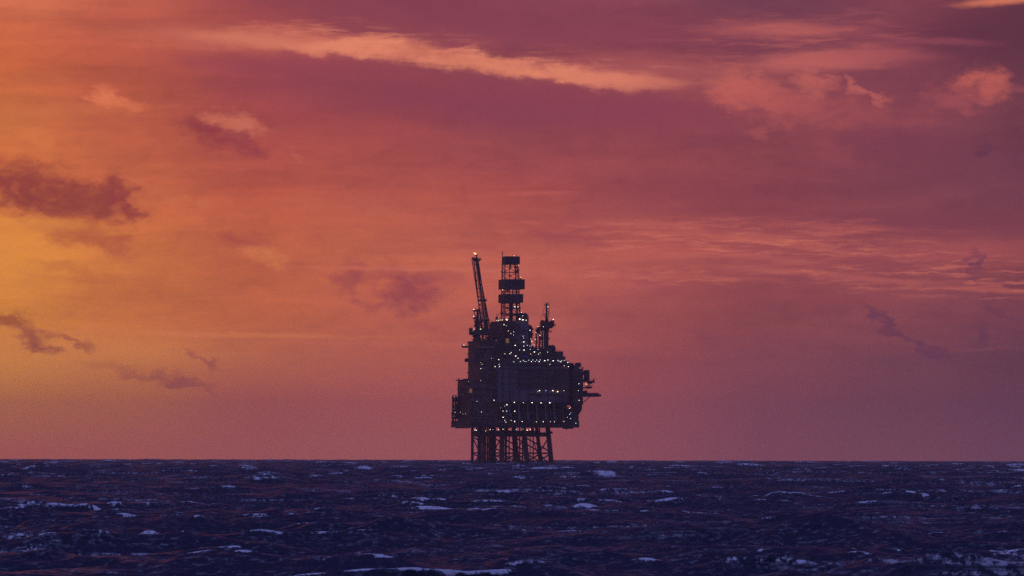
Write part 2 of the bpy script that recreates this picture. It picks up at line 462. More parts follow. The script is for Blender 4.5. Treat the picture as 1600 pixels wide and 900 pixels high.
# ------------------------------------------------------------------ the sea: one curved sheet to the horizon, wind waves
def build_sea():
    rng = np.random.default_rng(11)
    fine = np.linspace(-8.6, 8.6, 1000)
    step = 0.05; a = 8.6; side = []
    while a < 179:
        a += step; step *= 1.09; side.append(min(a, 179.5))
        step = min(step, 5)
    side = np.array(side)
    azs = np.radians(np.concatenate([-side[::-1], fine, side]))
    r = [4.0]
    while r[-1] < 14500:
        q = r[-1]
        if q < 170: d = max(.8, q * .02)
        elif q < 3600: d = max(.42, q * .0019)
        else: d = 6.9 * (q / 3600.0) ** 1.1
        r.append(q + d)
    r = np.array(r)
    nr, na = len(r), len(azs)
    RR, AA = np.meshgrid(r, azs, indexing='ij')
    x0 = (RR * np.sin(AA)).astype(np.float32).ravel(); y0 = (RR * np.cos(AA)).astype(np.float32).ravel()
    # wave components
    n = 110
    lam = np.geomspace(1.7, 85.0, n)
    k = 2 * np.pi / lam
    main = R(-112)                               # the wind drives the waves towards the viewer and to the left
    spread = np.where(lam > 40, .35, np.where(lam > 12, .55, .8))
    th = main + rng.normal(0, 1, n) * spread
    slope = 0.036 * np.ones(n)
    slope[lam > 10] = 0.047
    slope[lam > 24] = 0.040
    slope[lam > 38] = 0.021
    slope[lam > 60] = 0.009
    slope[lam < 3] = .036
    amp = slope / k * rng.uniform(.55, 1.35, n)
    ph = rng.uniform(0, 2 * np.pi, n)
    om = np.sqrt(9.81 * k)
    kx, ky = k * np.cos(th), k * np.sin(th)
    chop = .95
    dr = np.gradient(r)
    cell = np.repeat(np.maximum(dr, r * np.radians(17.2 / 1000)), na).astype(np.float32)
    h = np.zeros_like(x0); dx = np.zeros_like(x0); dy = np.zeros_like(x0)
    foam = np.zeros_like(x0)
    gx = gx_env = None
    # slow patchiness: groups of higher waves
    env = 1 + .22 * np.sin(x0 * .021 + y0 * .004 + 1.3) * np.sin(y0 * .013 - x0 * .006 + .4) \
            + .15 * np.sin(x0 * .008 - y0 * .0035 + 2.2)
    env = env.astype(np.float32)
    for ti, t in enumerate((0.0, -.45, -.9, -1.5, -2.2)):
        jxx = np.zeros_like(x0); jyy = np.zeros_like(x0); jxy = np.zeros_like(x0)
        for i in range(n):
            if ti and lam[i] < 3.0: continue
            p = (kx[i] * x0 + ky[i] * y0 + np.float32(ph[i] - om[i] * t)).astype(np.float32)
            wgt = np.clip((lam[i] / cell - 1.6) / 1.6, 0, 1).astype(np.float32) * np.float32(amp[i])
            s_, c_ = np.sin(p), np.cos(p)
            if ti == 0:
                h += wgt * c_
                dx -= wgt * np.float32(chop * math.cos(th[i])) * s_
                dy -= wgt * np.float32(chop * math.sin(th[i])) * s_
            if lam[i] > 2.5:
                g = wgt * np.float32(chop * k[i]) * c_
                cx, cy = np.float32(math.cos(th[i])), np.float32(math.sin(th[i]))
                jxx += g * cx * cx; jyy += g * cy * cy; jxy += g * cx * cy
        J = (1 - jxx * env) * (1 - jyy * env) - (jxy * env) ** 2
        # the few steepest places at every distance break into foam
        J2 = J.reshape(nr, na)[:, len(side):len(side) + 1000]
        blk = 24
        far = r > 1100
        qa = np.empty(nr, np.float32); qb = np.empty(nr, np.float32)
        for b0 in range(0, nr, blk):
            qa[b0:b0 + blk], qb[b0:b0 + blk] = np.quantile(J2[b0:b0 + blk], (.006, .0012) if r[b0] > 1000 else (.014, .003))
        if ti == 0: QA, QB = np.repeat(qa, na), np.repeat(qb, na)
        f = np.clip((QA - J) / (QA - QB), 0, 1) * (1.0, .85, .65, .45, .3)[ti]
        foam = np.maximum(foam, f)
    # larger breakers: (column, row, half width in columns, half depth in metres, strength, lift in metres)
    brk = ((846, 740, 26, 18, 1.6, 1.6), (880, 738, 24, 18, 1.6, 1.6), (760, 752, 16, 14, 1.2, .7), (806, 753, 16, 12, 1.1, .6), (572, 741, 12, 18, 1.2, .8), (383, 731, 14, 24, 1.2, .8),
           (640, 758, 24, 10, 1.0, .5), (56, 804, 26, 4, .85, .3), (118, 803, 20, 4, .8, .3), (210, 768, 16, 9, 1.1, .5), (1115, 744, 24, 18, 1.2, .8), (1025, 743, 24, 14, 1.1, .6),
           (1175, 776, 26, 9, 1.0, .5), (1325, 777, 36, 8, 1.0, .5), (1215, 818, 34, 5, 1.2, .5), (1090, 817, 30, 5, 1.0, .5), (1410, 741, 16, 18, 1.1, .7), (1578, 738, 16, 20, 1.2, .8),
           (945, 750, 20, 12, 1.0, .5), (915, 805, 20, 6, 1.1, .4), (1580, 808, 14, 6, 1.2, .4), (235, 860, 18, 4, 1.3, .45), (745, 812, 14, 5, 1.1, .4), (410, 826, 18, 4, 1.1, .35), (960, 866, 20, 3, .9, .3),
           (170, 862, 190, 9, .8, .1), (530, 868, 130, 8, .85, .1), (60, 878, 110, 8, .75, .1), (700, 806, 60, 16, .8, .1), (1560, 892, 70, 6, .7, .1), (880, 846, 90, 9, .6, .1), (300, 770, 60, 20, .55, .1))
    lift = np.zeros_like(x0)
    for px_, row_, hw_, dp_, st_, up_ in brk:
        dep_ = (row_ - LEVEL) / F
        rb = EYE / dep_
        for _ in range(12): rb = EYE / (dep_ - rb / (2 * EARTH))
        xb = (px_ - 800.0) / F * rb; wb_ = hw_ / F * rb
        bend = .35 * ((x0 - xb) / wb_) ** 2 * dp_ * .5 + .25 * (x0 - xb)
        d2 = ((x0 - xb) / wb_) ** 2 + ((y0 - rb + bend) / dp_) ** 2
        g_ = np.exp(-np.minimum(d2, 30) ** 1.4)
        foam = np.maximum(foam, st_ * g_); lift += up_ * g_
    h += lift
    foam = np.minimum(foam, .72 + .2 * (foam > 1.4))
    # white water round the platform legs
    cs_, sn_ = math.cos(R(14)), math.sin(R(14))
    for px_, v_, rad in ((739, -14, 5), (785, -14, 6), (824, -14, 6), (862, -14, 6), (749, 14, 5), (771, 14, 5), (807, 14, 6), (846, 14, 6), (756, -4, 6), (766, -2, 6), (788, 0, 6), (803, 0, 5)):
        X_ = (px_ - 800) * .45; U_ = (X_ + v_ * sn_) / cs_
        Y_ = DIST + U_ * sn_ + v_ * cs_
        d2 = ((x0 - X_ + .3 * rad) / rad) ** 2 + ((y0 - Y_ + 3) / (rad * 1.6)) ** 2
        foam = np.maximum(foam, np.exp(-d2) * 1.3)
    h *= env; dx *= env; dy *= env
    x = x0 + dx; y = y0 + dy
    rr2 = x * x + y * y
    z = h - rr2 / (2 * EARTH)
    co = np.empty((nr * na, 3), np.float32); co[:, 0] = x; co[:, 1] = y; co[:, 2] = z
    # quads, sheet closed behind the viewer
    i = np.arange(nr - 1)[:, None] * na; j = np.arange(na)[None, :]; j2 = (j + 1) % na
    q = np.stack([i + j, i + na + j, i + na + j2, i + j2], -1).reshape(-1, 4)
    # fan to close the centre
    co = np.vstack([co, [[0, 0, 0]]]).astype(np.float32); ctr = nr * na
    tri = np.stack([np.full(na, ctr), np.arange(na), (np.arange(na) + 1) % na], -1)
    me = bpy.data.meshes.new('sea')
    nv = len(co); nq = len(q); nt = len(tri)
    me.vertices.add(nv); me.vertices.foreach_set('co', co.ravel())
    me.loops.add(nq * 4 + nt * 3)
    me.loops.foreach_set('vertex_index', np.concatenate([q.ravel(), tri.ravel()]).astype(np.int32))
    me.polygons.add(nq + nt)
    ls = np.concatenate([np.arange(nq) * 4, nq * 4 + np.arange(nt) * 3]).astype(np.int32)
    me.polygons.foreach_set('loop_start', ls)
    me.polygons.foreach_set('use_smooth', np.ones(nq + nt, bool))
    me.update(calc_edges=True)
    at = me.attributes.new('foam', 'FLOAT', 'POINT')
    at.data.foreach_set('value', np.append(foam, 0).astype(np.float32))
    o = bpy.data.objects.new('sea', me); col.objects.link(o)
    o['kind'] = 'structure'
    print('sea verts', nv, 'Hs', 4 * float(h.std()), 'foam frac', float((foam > .3).mean()))
    return o
sea = build_sea()

m, t, b = mat_new('sea_water')
geo = t.n('ShaderNodeNewGeometry').outputs['Position']
fo = t.n('ShaderNodeAttribute', attribute_name='foam').outputs['Fac']
# ripples and chop too small for the mesh tilt the surface
def tilt(scale, rot, amp, prev):
    nz = t.noise(t.mapping(geo, rot=R(rot), scale=(.7, 1.0, 1)), scale, 5, .62)
    sb = t.n('ShaderNodeVectorMath', operation='SUBTRACT'); t.L.new(nz.outputs['Color'], sb.inputs[0]); sb.inputs[1].default_value = (.5, .5, .5)
    ma = t.n('ShaderNodeVectorMath', operation='MULTIPLY_ADD'); t.L.new(sb.outputs[0], ma.inputs[0]); ma.inputs[1].default_value = (amp, amp, 0); t.L.new(prev, ma.inputs[2])
    return ma.outputs[0]
nrm = t.n('ShaderNodeNewGeometry').outputs['Normal']
nrm = tilt(.16, 20, .4, nrm)
nrm_f = nrm
nrm = tilt(.7, -25, .62, nrm)
nrm = tilt(2.6, 10, 1.3, nrm)
nrm = tilt(9.0, 30, 1.1, nrm)
nn = t.n('ShaderNodeVectorMath', operation='NORMALIZE'); t.L.new(nrm, nn.inputs[0])
t.L.new(nn.outputs[0], b.inputs['Normal'])
b.inputs['Base Color'].default_value = (.010, .009, .034, 1)
b.inputs['Roughness'].default_value = .38
b.inputs['IOR'].default_value = 1.333
b.inputs['Specular IOR Level'].default_value = .42
# foam: lace that follows the breaking crests, torn by noise and drawn out down-wind
tear = t.noise(t.mapping(geo, rot=R(22), scale=(.9, .28, 1)), .9, 8, .68, .6).outputs['Fac']
lace = t.noise(t.mapping(geo, rot=R(22), scale=(1, .5, 1)), 3.2, 6, .7, .3).outputs['Fac']
patch = t.noise(t.mapping(geo, scale=(.012, .006, 1)), 1.0, 3, .5).outputs['Fac']
fo = t.math('MULTIPLY', fo, t.smooth(patch, .40, .58, .1, 1.0))
fm = t.math('ADD', t.math('MULTIPLY', fo, 1.5), t.math('MULTIPLY', t.math('SUBTRACT', tear, .55), 3.6))
fm = t.math('ADD', fm, t.math('MULTIPLY', t.math('SUBTRACT', lace, .5), 3.2))
fmask = t.math('MULTIPLY', t.smooth(fm, .25, .95), t.smooth(fo, .03, .30))
# old foam left in wide patches between the crests
old = t.noise(t.mapping(geo, rot=R(22), scale=(.030, .012, 1)), 1.0, 5, .6).outputs['Fac']
oldm = t.math('MULTIPLY', t.smooth(old, .55, .64), t.smooth(t.math('ADD', tear, t.math('MULTIPLY', t.math('SUBTRACT', lace, .5), .8)), .47, .64))
fmask = t.math('MAXIMUM', fmask, t.math('MULTIPLY', oldm, .6))
# fine spume and air bubbles all over the wind-torn surface
sp1 = t.noise(t.mapping(geo, rot=R(24), scale=(.5, .55, 1)), 2.6, 8, .72, .4).outputs['Fac']
sp2 = t.noise(t.mapping(geo, rot=R(10), scale=(.08, .05, 1)), 1.0, 4, .6).outputs['Fac']
spume = t.math('MULTIPLY', t.smooth(sp1, .50, .72), t.smooth(sp2, .34, .66, .10, .42))
fmask = t.math('MAXIMUM', fmask, spume)
fb = t.n('ShaderNodeBsdfDiffuse'); fb.inputs[0].default_value = (.86, .88, .90, 1); fb.inputs[1].default_value = .8
t.L.new(nrm_f, fb.inputs['Normal'])
mx = t.n('ShaderNodeMixShader')
t.L.new(fmask, mx.inputs[0]); t.L.new(b.outputs[0], mx.inputs[1]); t.L.new(fb.outputs[0], mx.inputs[2])
t.L.new(mx.outputs[0], m.node_tree.nodes['Material Output'].inputs[0])
sea.data.materials.append(m)

# ------------------------------------------------------------------ haze over the sea
def build_haze():
    me = bpy.data.meshes.new('haze')
    S = 15500; z0 = -20.0; z1 = 158.0
    v = [(-S, -S, z0), (S, -S, z0), (S, S, z0), (-S, S, z0), (-S, -S, z1), (S, -S, z1), (S, S, z1), (-S, S, z1)]
    f = [(0, 3, 2, 1), (4, 5, 6, 7), (0, 1, 5, 4), (1, 2, 6, 5), (2, 3, 7, 6), (3, 0, 4, 7)]
    me.from_pydata(v, [], f); me.update()
    o = bpy.data.objects.new('haze', me); col.objects.link(o); o['kind'] = 'stuff'
    m = bpy.data.materials.new('haze_air'); m.use_nodes = True
    nt = m.node_tree; nt.nodes.clear()
    out = nt.nodes.new('ShaderNodeOutputMaterial'); pv = nt.nodes.new('ShaderNodeVolumePrincipled')
    pv.inputs['Color'].default_value = (.85, .82, .85, 1); pv.inputs['Density'].default_value = 5.6e-5
    pv.inputs['Anisotropy'].default_value = .35
    nt.links.new(pv.outputs[0], out.inputs['Volume'])
    me.materials.append(m)
build_haze()

# ------------------------------------------------------------------ mesh helpers for the platform
YAW = R(14); S_, C_ = math.sin(YAW), math.cos(YAW)
PXM = 0.45
def X(px): return (px - 800.0) * PXM
def Z(py): return EYE + DIST * DIST / (2 * EARTH) + (LEVEL - py) * PXM
def P(px, py, v=0.0):
    """platform coordinates of what is measured at (px, py) on the photo, at depth v"""
    return Vector(((X(px) + v * S_) / C_, v, Z(py)))

class MB:
    def __init__(s): s.v = []; s.f = []
    def box(s, a, b):
        x0, x1 = sorted((a[0], b[0])); y0, y1 = sorted((a[1], b[1])); z0, z1 = sorted((a[2], b[2]))
        n = len(s.v)
        s.v += [(x0, y0, z0), (x1, y0, z0), (x1, y1, z0), (x0, y1, z0), (x0, y0, z1), (x1, y0, z1), (x1, y1, z1), (x0, y1, z1)]
        s.f += [tuple(n + i for i in q) for q in ((0, 3, 2, 1), (4, 5, 6, 7), (0, 1, 5, 4), (1, 2, 6, 5), (2, 3, 7, 6), (3, 0, 4, 7))]
        return s
    def sbox(s, x0, x1, y0, y1, v0, wd):
        """box whose seen outline spans photo columns x0..x1 and rows y0..y1, front at v0, depth wd"""
        u0 = (X(x0) + (v0 + wd) * S_) / C_; u1 = (X(x1) + v0 * S_) / C_
        if u1 < u0 + .2: u1 = u0 + .2
        return s.box((u0, v0, Z(y0)), (u1, v0 + wd, Z(y1)))
    def fbox(s, x0, x1, y0, y1, v0, v1):
        """box measured on its front face only"""
        a = P(x0, y0, v0); b_ = P(x1, y1, v0)
        return s.box((a.x, v0, a.z), (b_.x, v1, b_.z))
    def tube(s, a, b, r0, r1=None, n=8):
        a = Vector(a); b = Vector(b); r1 = r0 if r1 is None else r1
        d = (b - a)
        if d.length < 1e-5: return s
        d.normalize(); up = Vector((0, 0, 1)) if abs(d.z) < .9 else Vector((1, 0, 0))
        e1 = d.cross(up).normalized(); e2 = d.cross(e1)
        k = len(s.v)
        for c, r_ in ((a, r0), (b, r1)):
            for i in range(n):
                an = 2 * math.pi * i / n
                s.v.append(tuple(c + e1 * (r_ * math.cos(an)) + e2 * (r_ * math.sin(an))))
        for i in range(n):
            j = (i + 1) % n
            s.f.append((k + i, k + j, k + n + j, k + n + i))
        s.f.append(tuple(k + i for i in range(n))[::-1]); s.f.append(tuple(k + n + i for i in range(n)))
        return s
    def path(s, pts, r, n=6):
        for a, b in zip(pts, pts[1:]): s.tube(a, b, r, n=n)
        return s
    def lathe(s, c, axis, prof, n=12):
        """prof: (distance along axis, radius)"""
        c = Vector(c); d = Vector(axis).normalized(); up = Vector((0, 0, 1)) if abs(d.z) < .9 else Vector((1, 0, 0))
        e1 = d.cross(up).normalized(); e2 = d.cross(e1); k = len(s.v)
        for (t_, r_) in prof:
            for i in range(n):
                an = 2 * math.pi * i / n
                s.v.append(tuple(c + d * t_ + e1 * (r_ * math.cos(an)) + e2 * (r_ * math.sin(an))))
        for m_ in range(len(prof) - 1):
            for i in range(n):
                j = (i + 1) % n
                s.f.append((k + m_ * n + i, k + m_ * n + j, k + (m_ + 1) * n + j, k + (m_ + 1) * n + i))
        s.f.append(tuple(k + i for i in range(n))[::-1]); s.f.append(tuple(k + (len(prof) - 1) * n + i for i in range(n)))
        return s
    def prism(s, pts, v0, v1):
        """outline measured on the photo at depth v0, extruded back to v1"""
        k = len(s.v); n = len(pts)
        base = [P(px, py, v0) for px, py in pts]
        for vv in (v0, v1):
            for p_ in base: s.v.append((p_.x, vv, p_.z))
        s.f.append(tuple(k + i for i in range(n))); s.f.append(tuple(k + n + i for i in range(n))[::-1])
        for i in range(n):
            j = (i + 1) % n
            s.f.append((k + i, k + n + i, k + n + j, k + j))
        return s
    def rail(s, x0, x1, py, v, hpx=2.6, step=3.0, r=.07):
        """hand rail along a deck edge"""
        a = P(x0, py, v); b_ = P(x1, py, v); H = hpx * PXM
        n = max(1, int((b_ - a).length / step))
        for i in range(n + 1):
            q = a.lerp(b_, i / n); s.tube(q, q + Vector((0, 0, H)), r, n=4)
        for hh in (H, H * .5): s.tube(a + Vector((0, 0, hh)), b_ + Vector((0, 0, hh)), r * .8, n=4)
        return s
    def build(s, name, mat, parent=None, smooth=False):
        me = bpy.data.meshes.new(name); me.from_pydata(s.v, [], s.f); me.update()
        if smooth:
            for p_ in me.polygons: p_.use_smooth = True
        me.materials.append(mat)
        o = bpy.data.objects.new(name, me); col.objects.link(o)
        if parent is not None: o.parent = parent
        return o

def empty(name, loc, rz, label, cat, group=None):
    o = bpy.data.objects.new(name, None); col.objects.link(o)
    o.location = loc; o.rotation_euler = (0, 0, rz); o.empty_display_size = 2
    o['label'] = label; o['category'] = cat
    if group: o['group'] = group
    return o

def truss(mb, A0, B0, A1, B1, nbay, rc, rb, X_=False):
    """flat lattice between chord A0-A1 and chord B0-B1"""
    A0, B0, A1, B1 = map(Vector, (A0, B0, A1, B1))
    if rc: mb.tube(A0, A1, rc, n=6); mb.tube(B0, B1, rc, n=6)
    for i in range(nbay):
        t0, t1 = i / nbay, (i + 1) / nbay
        a0, a1, b0, b1 = A0.lerp(A1, t0), A0.lerp(A1, t1), B0.lerp(B1, t0), B0.lerp(B1, t1)
        mb.tube(a0, b0, rb, n=5)
        if X_ or i % 2 == 0: mb.tube(a0, b1, rb, n=5)
        if X_ or i % 2 == 1: mb.tube(b0, a1, rb, n=5)
    mb.tube(A1, B1, rb, n=5)

def greeble(x0, x1, y0, y1, v, seed, n=30, pipes=8, dep=(.3, 1.4)):
    """small boxes, cable trays and pipes standing out from a front face at depth v"""
    rg = random.Random(seed); mb = MB()
    for _ in range(n):
        wv, hv = rg.uniform(1, 5), rg.uniform(.8, 4)
        cx, cy = rg.uniform(x0 + 1, x1 - wv), rg.uniform(y0 + .5, max(y0 + .6, y1 - hv))
        d = rg.uniform(*dep)
        mb.fbox(cx, min(cx + wv, x1), cy, cy + hv, v - d, v - .003 * rg.randint(1, 30))
    for _ in range(pipes):
        d = rg.uniform(.4, 1.0); r_ = rg.uniform(.12, .35)
        if rg.random() < .55:
            cy = rg.uniform(y0 + 1, y1 - 1); xa = rg.uniform(x0, x0 + (x1 - x0) * .5); xb = rg.uniform(xa + 4, x1)
            a = P(xa, cy, v - d); c = P(xb, cy, v - d); mb.path([a + Vector((0, d, 0)), a, c, c + Vector((0, d, 0))], r_)
        else:
            cx = rg.uniform(x0 + 1, x1 - 1); ya = rg.uniform(y0, y0 + (y1 - y0) * .5); yb = rg.uniform(ya + 3, y1)
            mb.tube(P(cx, ya, v - d), P(cx, yb, v - d), r_, n=6)
    return mb

def clutter(x0, x1, py, v, seed, n, hmax, mat, parent):
    """vents, posts, boxes and small masts standing on a roof, each a piece of its own"""
    rg = random.Random(seed)
    for _ in range(n):
        mb = MB()
        cx = rg.uniform(x0, x1); k = rg.random(); vv = v + rg.uniform(0, 10)
        q = P(cx, py + .3, vv)
        if k < .4:
            mb.tube(q, q + Vector((0, 0, rg.uniform(.3, 1) * hmax * PXM)), rg.uniform(.08, .16), n=5); nm = 'roof_mast'
        elif k < .8:
            wv = rg.uniform(.5, 1.6); hh = rg.uniform(.2, .7) * hmax * PXM
            mb.box((q.x - wv, q.y - wv, q.z), (q.x + wv, q.y + wv, q.z + hh)); nm = 'roof_locker'
        else:
            hh = rg.uniform(.3, .7) * hmax * PXM; r_ = rg.uniform(.3, .7)
            mb.tube(q, q + Vector((0, 0, hh)), r_, n=8); mb.lathe(q + Vector((0, 0, hh)), (0, 0, 1), [(0, r_ * 1.5), (.3, r_ * 1.5), (.6, .1)], 8); nm = 'roof_vent'
        mb.build(nm, mat, parent)

BASE = (0.0, DIST, -DIST * DIST / (2 * EARTH))
plat = empty('oil_platform', BASE, YAW, 'dark steel oil platform standing on lattice legs in rough sea, dotted with lit lamps', 'oil platform')

# ------------------------------------------------------------------ jacket: battered legs, bracing, conductors
BOT = 765.0
def leg(xt, xb, wt, wb, v, vb=None):
    vb = v if vb is None else vb
    mb = MB(); a = P(xt, 666, v); c = P(xb, 724, vb); d = (c - a) * ((BOT - 666) / 58.0)
    mb.tube(a, a + d, wt * PXM / 2, (wt + (wb - wt) * 1.6) * PXM / 2, n=16)
    o = mb.build('jacket_leg', M['jacket'], plat, True)
    return (a, d)
front = [leg(739, 739, 4.4, 4.6, -13, -14), leg(784, 785.5, 6, 7, -13, -14), leg(818.5, 824.5, 6.5, 8.5, -13, -14), leg(856, 862, 7.5, 8, -13, -14)]
rear = [leg(751, 749, 5, 5.5, 13, 14), leg(771, 771, 5, 5.5, 13, 14), leg(803.5, 807.5, 8, 9.5, 13, 14), leg(839, 846, 5, 8, 13, 14)]
def on(l, py): return l[0] + l[1] * ((py - 666) / (BOT - 666))
def braces(row):
    mb = MB()
    for l0, l1 in zip(row, row[1:]):
        for py, r_ in ((681, .6), (708, .55), (736, .6)):
            mb.tube(on(l0, py), on(l1, py), r_, n=8)
        mb.tube(on(l0, 683), on(l1, 706), .48, n=8)
        mid = on(l0, 708).lerp(on(l1, 708), .5)
        mb.tube(on(l1, 709), on(l0, 731), .48, n=8)
        mb.tube(on(l0, 709), on(l1, 731), .4, n=8)
    return mb
braces(front).build('bracing', M['jacket'], plat)
braces(rear).build('bracing', M['jacket'], plat)
mb = MB()
for l0, l1 in zip(front, rear):
    for py in (681, 708, 736): mb.tube(on(l0, py), on(l1, py), .5, n=8)
    mb.tube(on(l0, 683), on(l1, 707), .42, n=8); mb.tube(on(l1, 709), on(l0, 732), .42, n=8)
mb.build('bracing', M['jacket'], plat)
# short extra members seen between the right hand legs
mb = MB()
mb.tube(P(829, 681, 0), P(829, 724 + 20, 0), .3, n=6)
mb.tube(P(833.7, 668, 4), P(833.7, 745, 4), .42, n=8)
mb.tube(P(835, 692, 2), P(842, 712, 2), .34, n=6)
mb.build('riser', M['jacket'], plat)
rg = random.Random(5)
def conductor(px, v, r_):
    MB().tube(P(px, 664, v), P(px, 760, v), r_, n=10).build('conductor_pipe', M['edge'] if v < -5 and int(px) % 2 else M['jacket'], plat, True)
for i, px in enumerate((747.8, 753, 757.5, 762, 766.5, 772)): conductor(px, -6, .5)
for i, px in enumerate((748.8, 752.2, 755.5, 758.8, 762, 765, 768.3, 771.8, 774.3)): conductor(px, 3, .62)
for px, v in ((782, -2), (784.5, 4), (787.5, -2), (790, 4), (791.8, -3), (796, 0), (802.5, 2), (805.5, -3), (812.5, -2), (817.2, 3)): conductor(px, v, .5)
for q in ((744, 776, 681.3, 682.7, -7.2, -6.0), (744, 776, 707.3, 708.7, -7.2, -6.0), (780, 794, 707, 708.6, -4, -3)):
    MB().fbox(*q).build('conductor_guide', M['jacket'], plat)
# cellar beams under the deck
mb = MB()
mb.sbox(738, 838, 673, 680.5, -12, 24)
mb.fbox(842, 861, 675.5, 680, -12.5, -11)
for px in (745, 757, 769, 781, 793, 806, 819, 831, 843, 856): mb.fbox(px, px + 1.6, 668, 676, -13.5, -12.2)
mb.fbox(861, 864, 674, 677.5, -13.5, -10)
mb.build('cellar_beam', M['dark'], plat)

# ------------------------------------------------------------------ lower deck
mb = MB()
mb.sbox(706, 905, 657.5, 668, -26, 52)
mb.sbox(704, 740, 666.3, 667.8, -27, 56)
mb.sbox(880, 896, 667.5, 670, -24, 20)
mb.sbox(712, 735, 668, 669.6, -20, 30)
low = mb.build('lower_deck', M['grey'], plat)
mb = greeble(736, 902, 658.5, 667, -26, 3, 60, 14, (.15, .7))
mb.rail(734, 903, 658, -25.8, 2.4, 3.0, .06)
mb.tube(P(885.5, 668, -20), P(885.5, 673.5, -20), .12)
mb.build('edge_gear', M['dark'], low)

# open galleries on the left flank
mb = MB()
for px in (707.3, 712.2): mb.tube(P(px, 618, 22), P(px, 660, 22), .45, n=6)
mb.tube(P(709, 621, 6), P(709, 660, 6), .4, n=6)
for py, x0, x1 in ((624, 707, 716), (636, 708, 716), (641.5, 706, 716), (647, 705, 714), (653, 705.5, 716)):
    mb.sbox(x0, x1, py - 1.2, py + 1.6, 14, 9)
mb.sbox(708, 716, 621, 629, 15, 8); mb.sbox(710, 716, 630, 655, 15, 7)
mb.sbox(706, 708.5, 644, 652, 20, 4); mb.sbox(705, 716, 659, 667, 14, 13)
mb.tube(P(708, 612 + 8, 22), P(709.5, 617, 22), .3); mb.tube(P(712, 617.5, 22), P(714, 621, 22), .35)
gal = mb.build('side_gallery', M['dark'], plat)
for py in (624, 636, 647, 659): MB().rail(706, 713, py, 21, 3, 1.6, .06).build('gallery_railing', M['rail'], gal)

# process module, lower left
mb = MB()
mb.sbox(715, 778, 596, 658, -22, 44)
mb.sbox(716, 731, 594.5, 597, -10, 30)
proc = mb.build('process_module', M['brown'], plat)
mb = greeble(739, 776, 600, 656, -22, 8, 60, 18)
for py in (606, 616, 628, 640, 650):
    mb.fbox(738.5, 776, py, py + .9, -23.6, -22.2); mb.rail(739, 776, py, -23.5, 2.4, 3, .05)
for px in (739.5, 748, 757.5, 767): mb.fbox(px, px + 1.2, 597, 658, -23.0, -22.1)
mb.build('pipework', M['edge'], proc)
MB().fbox(736, 741, 628, 657, -24.4, -22.6).build('stair_tower', M['grey'], proc)
MB().fbox(749, 771, 631.5, 632.6, -24.6, -22.4).build('walkway', M['edge'], proc)
MB().fbox(757, 775, 648.5, 649.7, -24.6, -22.4).build('walkway', M['edge'], proc)
mb = MB()
# standing out on the left flank (face towards the sunset)
u0 = (X(715) + 22 * S_) / C_
rgx = random.Random(21)
for _ in range(40):
    vv = rgx.uniform(-20, 18); zz = rgx.uniform(Z(655), Z(600)); a_ = rgx.uniform(.6, 2.4); h_ = rgx.uniform(.5, 2)
    mb.box((u0 - rgx.uniform(.2, .7), vv, zz), (u0 - .004 * rgx.randint(1, 20), vv + a_, zz + h_))
for zz in (Z(608), Z(622), Z(636), Z(650)): mb.box((u0 - 1.0, -21, zz), (u0 - .05, 21, zz + .3))
mb.build('flank_gear', M['dark'], proc)
clutter(716, 731, 595, 0, 17, 18, 4, M['dark'], proc)

# upper left tower module
mb = MB()
mb.sbox(731.5, 780, 534, 598, -18, 34)
mb.sbox(730.5, 762, 533.2, 536.5, -18.5, 36)
tow = mb.build('compressor_module', M['brown'], plat)
mb = greeble(751, 778, 546, 596, -18, 31, 40, 16)
for py in (541.5, 563.5, 576, 588): mb.fbox(749.5, 778, py, py + 1.1, -19.2, -18.2)
mb.fbox(749.6, 800, 542.5, 545.5, -19.8, -18.4)
a = P(763, 546, -18.6); c = P(756, 566, -18.6); mb.tube(a, c, .3)
mb.tube(P(763.5, 546, -18.7), P(763.5, 560, -18.7), .25); mb.tube(P(763, 546, -18.6), P(771, 566, -18.6), .25)
mb.build('pipework', M['edge'], tow)
MB().fbox(742, 750.5, 545.5, 567, -18.6, -18.0).sbox(742, 750.5, 545, 567, -18.5, 8).build('duct', M['grey'], tow)
mb = MB()
mb.sbox(721.5, 733, 541, 543.6, 2, 7); mb.tube(P(722.3, 543, 6), P(722.3, 538, 6), .2)
for q in range(5): mb.tube(P(722 + q * 2.2, 541, 3), P(722 + q * 2.2, 538.6, 3), .08, n=4)
mb.build('outrigger_walkway', M['dark'], tow)
MB().sbox(726, 733, 561.5, 565.5, 4, 5).tube(P(729.5, 560, 6), P(729.5, 566, 6), 1.1, n=8).build('wall_bracket', M['dark'], tow)
MB().sbox(729.8, 732, 552.5, 554, 4, 5).build('wall_bracket', M['dark'], tow)
MB().sbox(730, 732, 581.5, 583.5, 4, 5).build('wall_bracket', M['dark'], tow)

# core behind the lifeboat bays and the upper body
mb = MB()
mb.sbox(772, 886, 600, 659, -12, 34)
mb.sbox(776, 906, 578, 631, -10, 34)
mb.sbox(776, 892, 571, 580, -10, 34)
core = mb.build('core_module', M['grey'], plat)
greeble(774, 800, 630, 657, -12, 44, 30, 10).build('pipework', M['dark'], core)

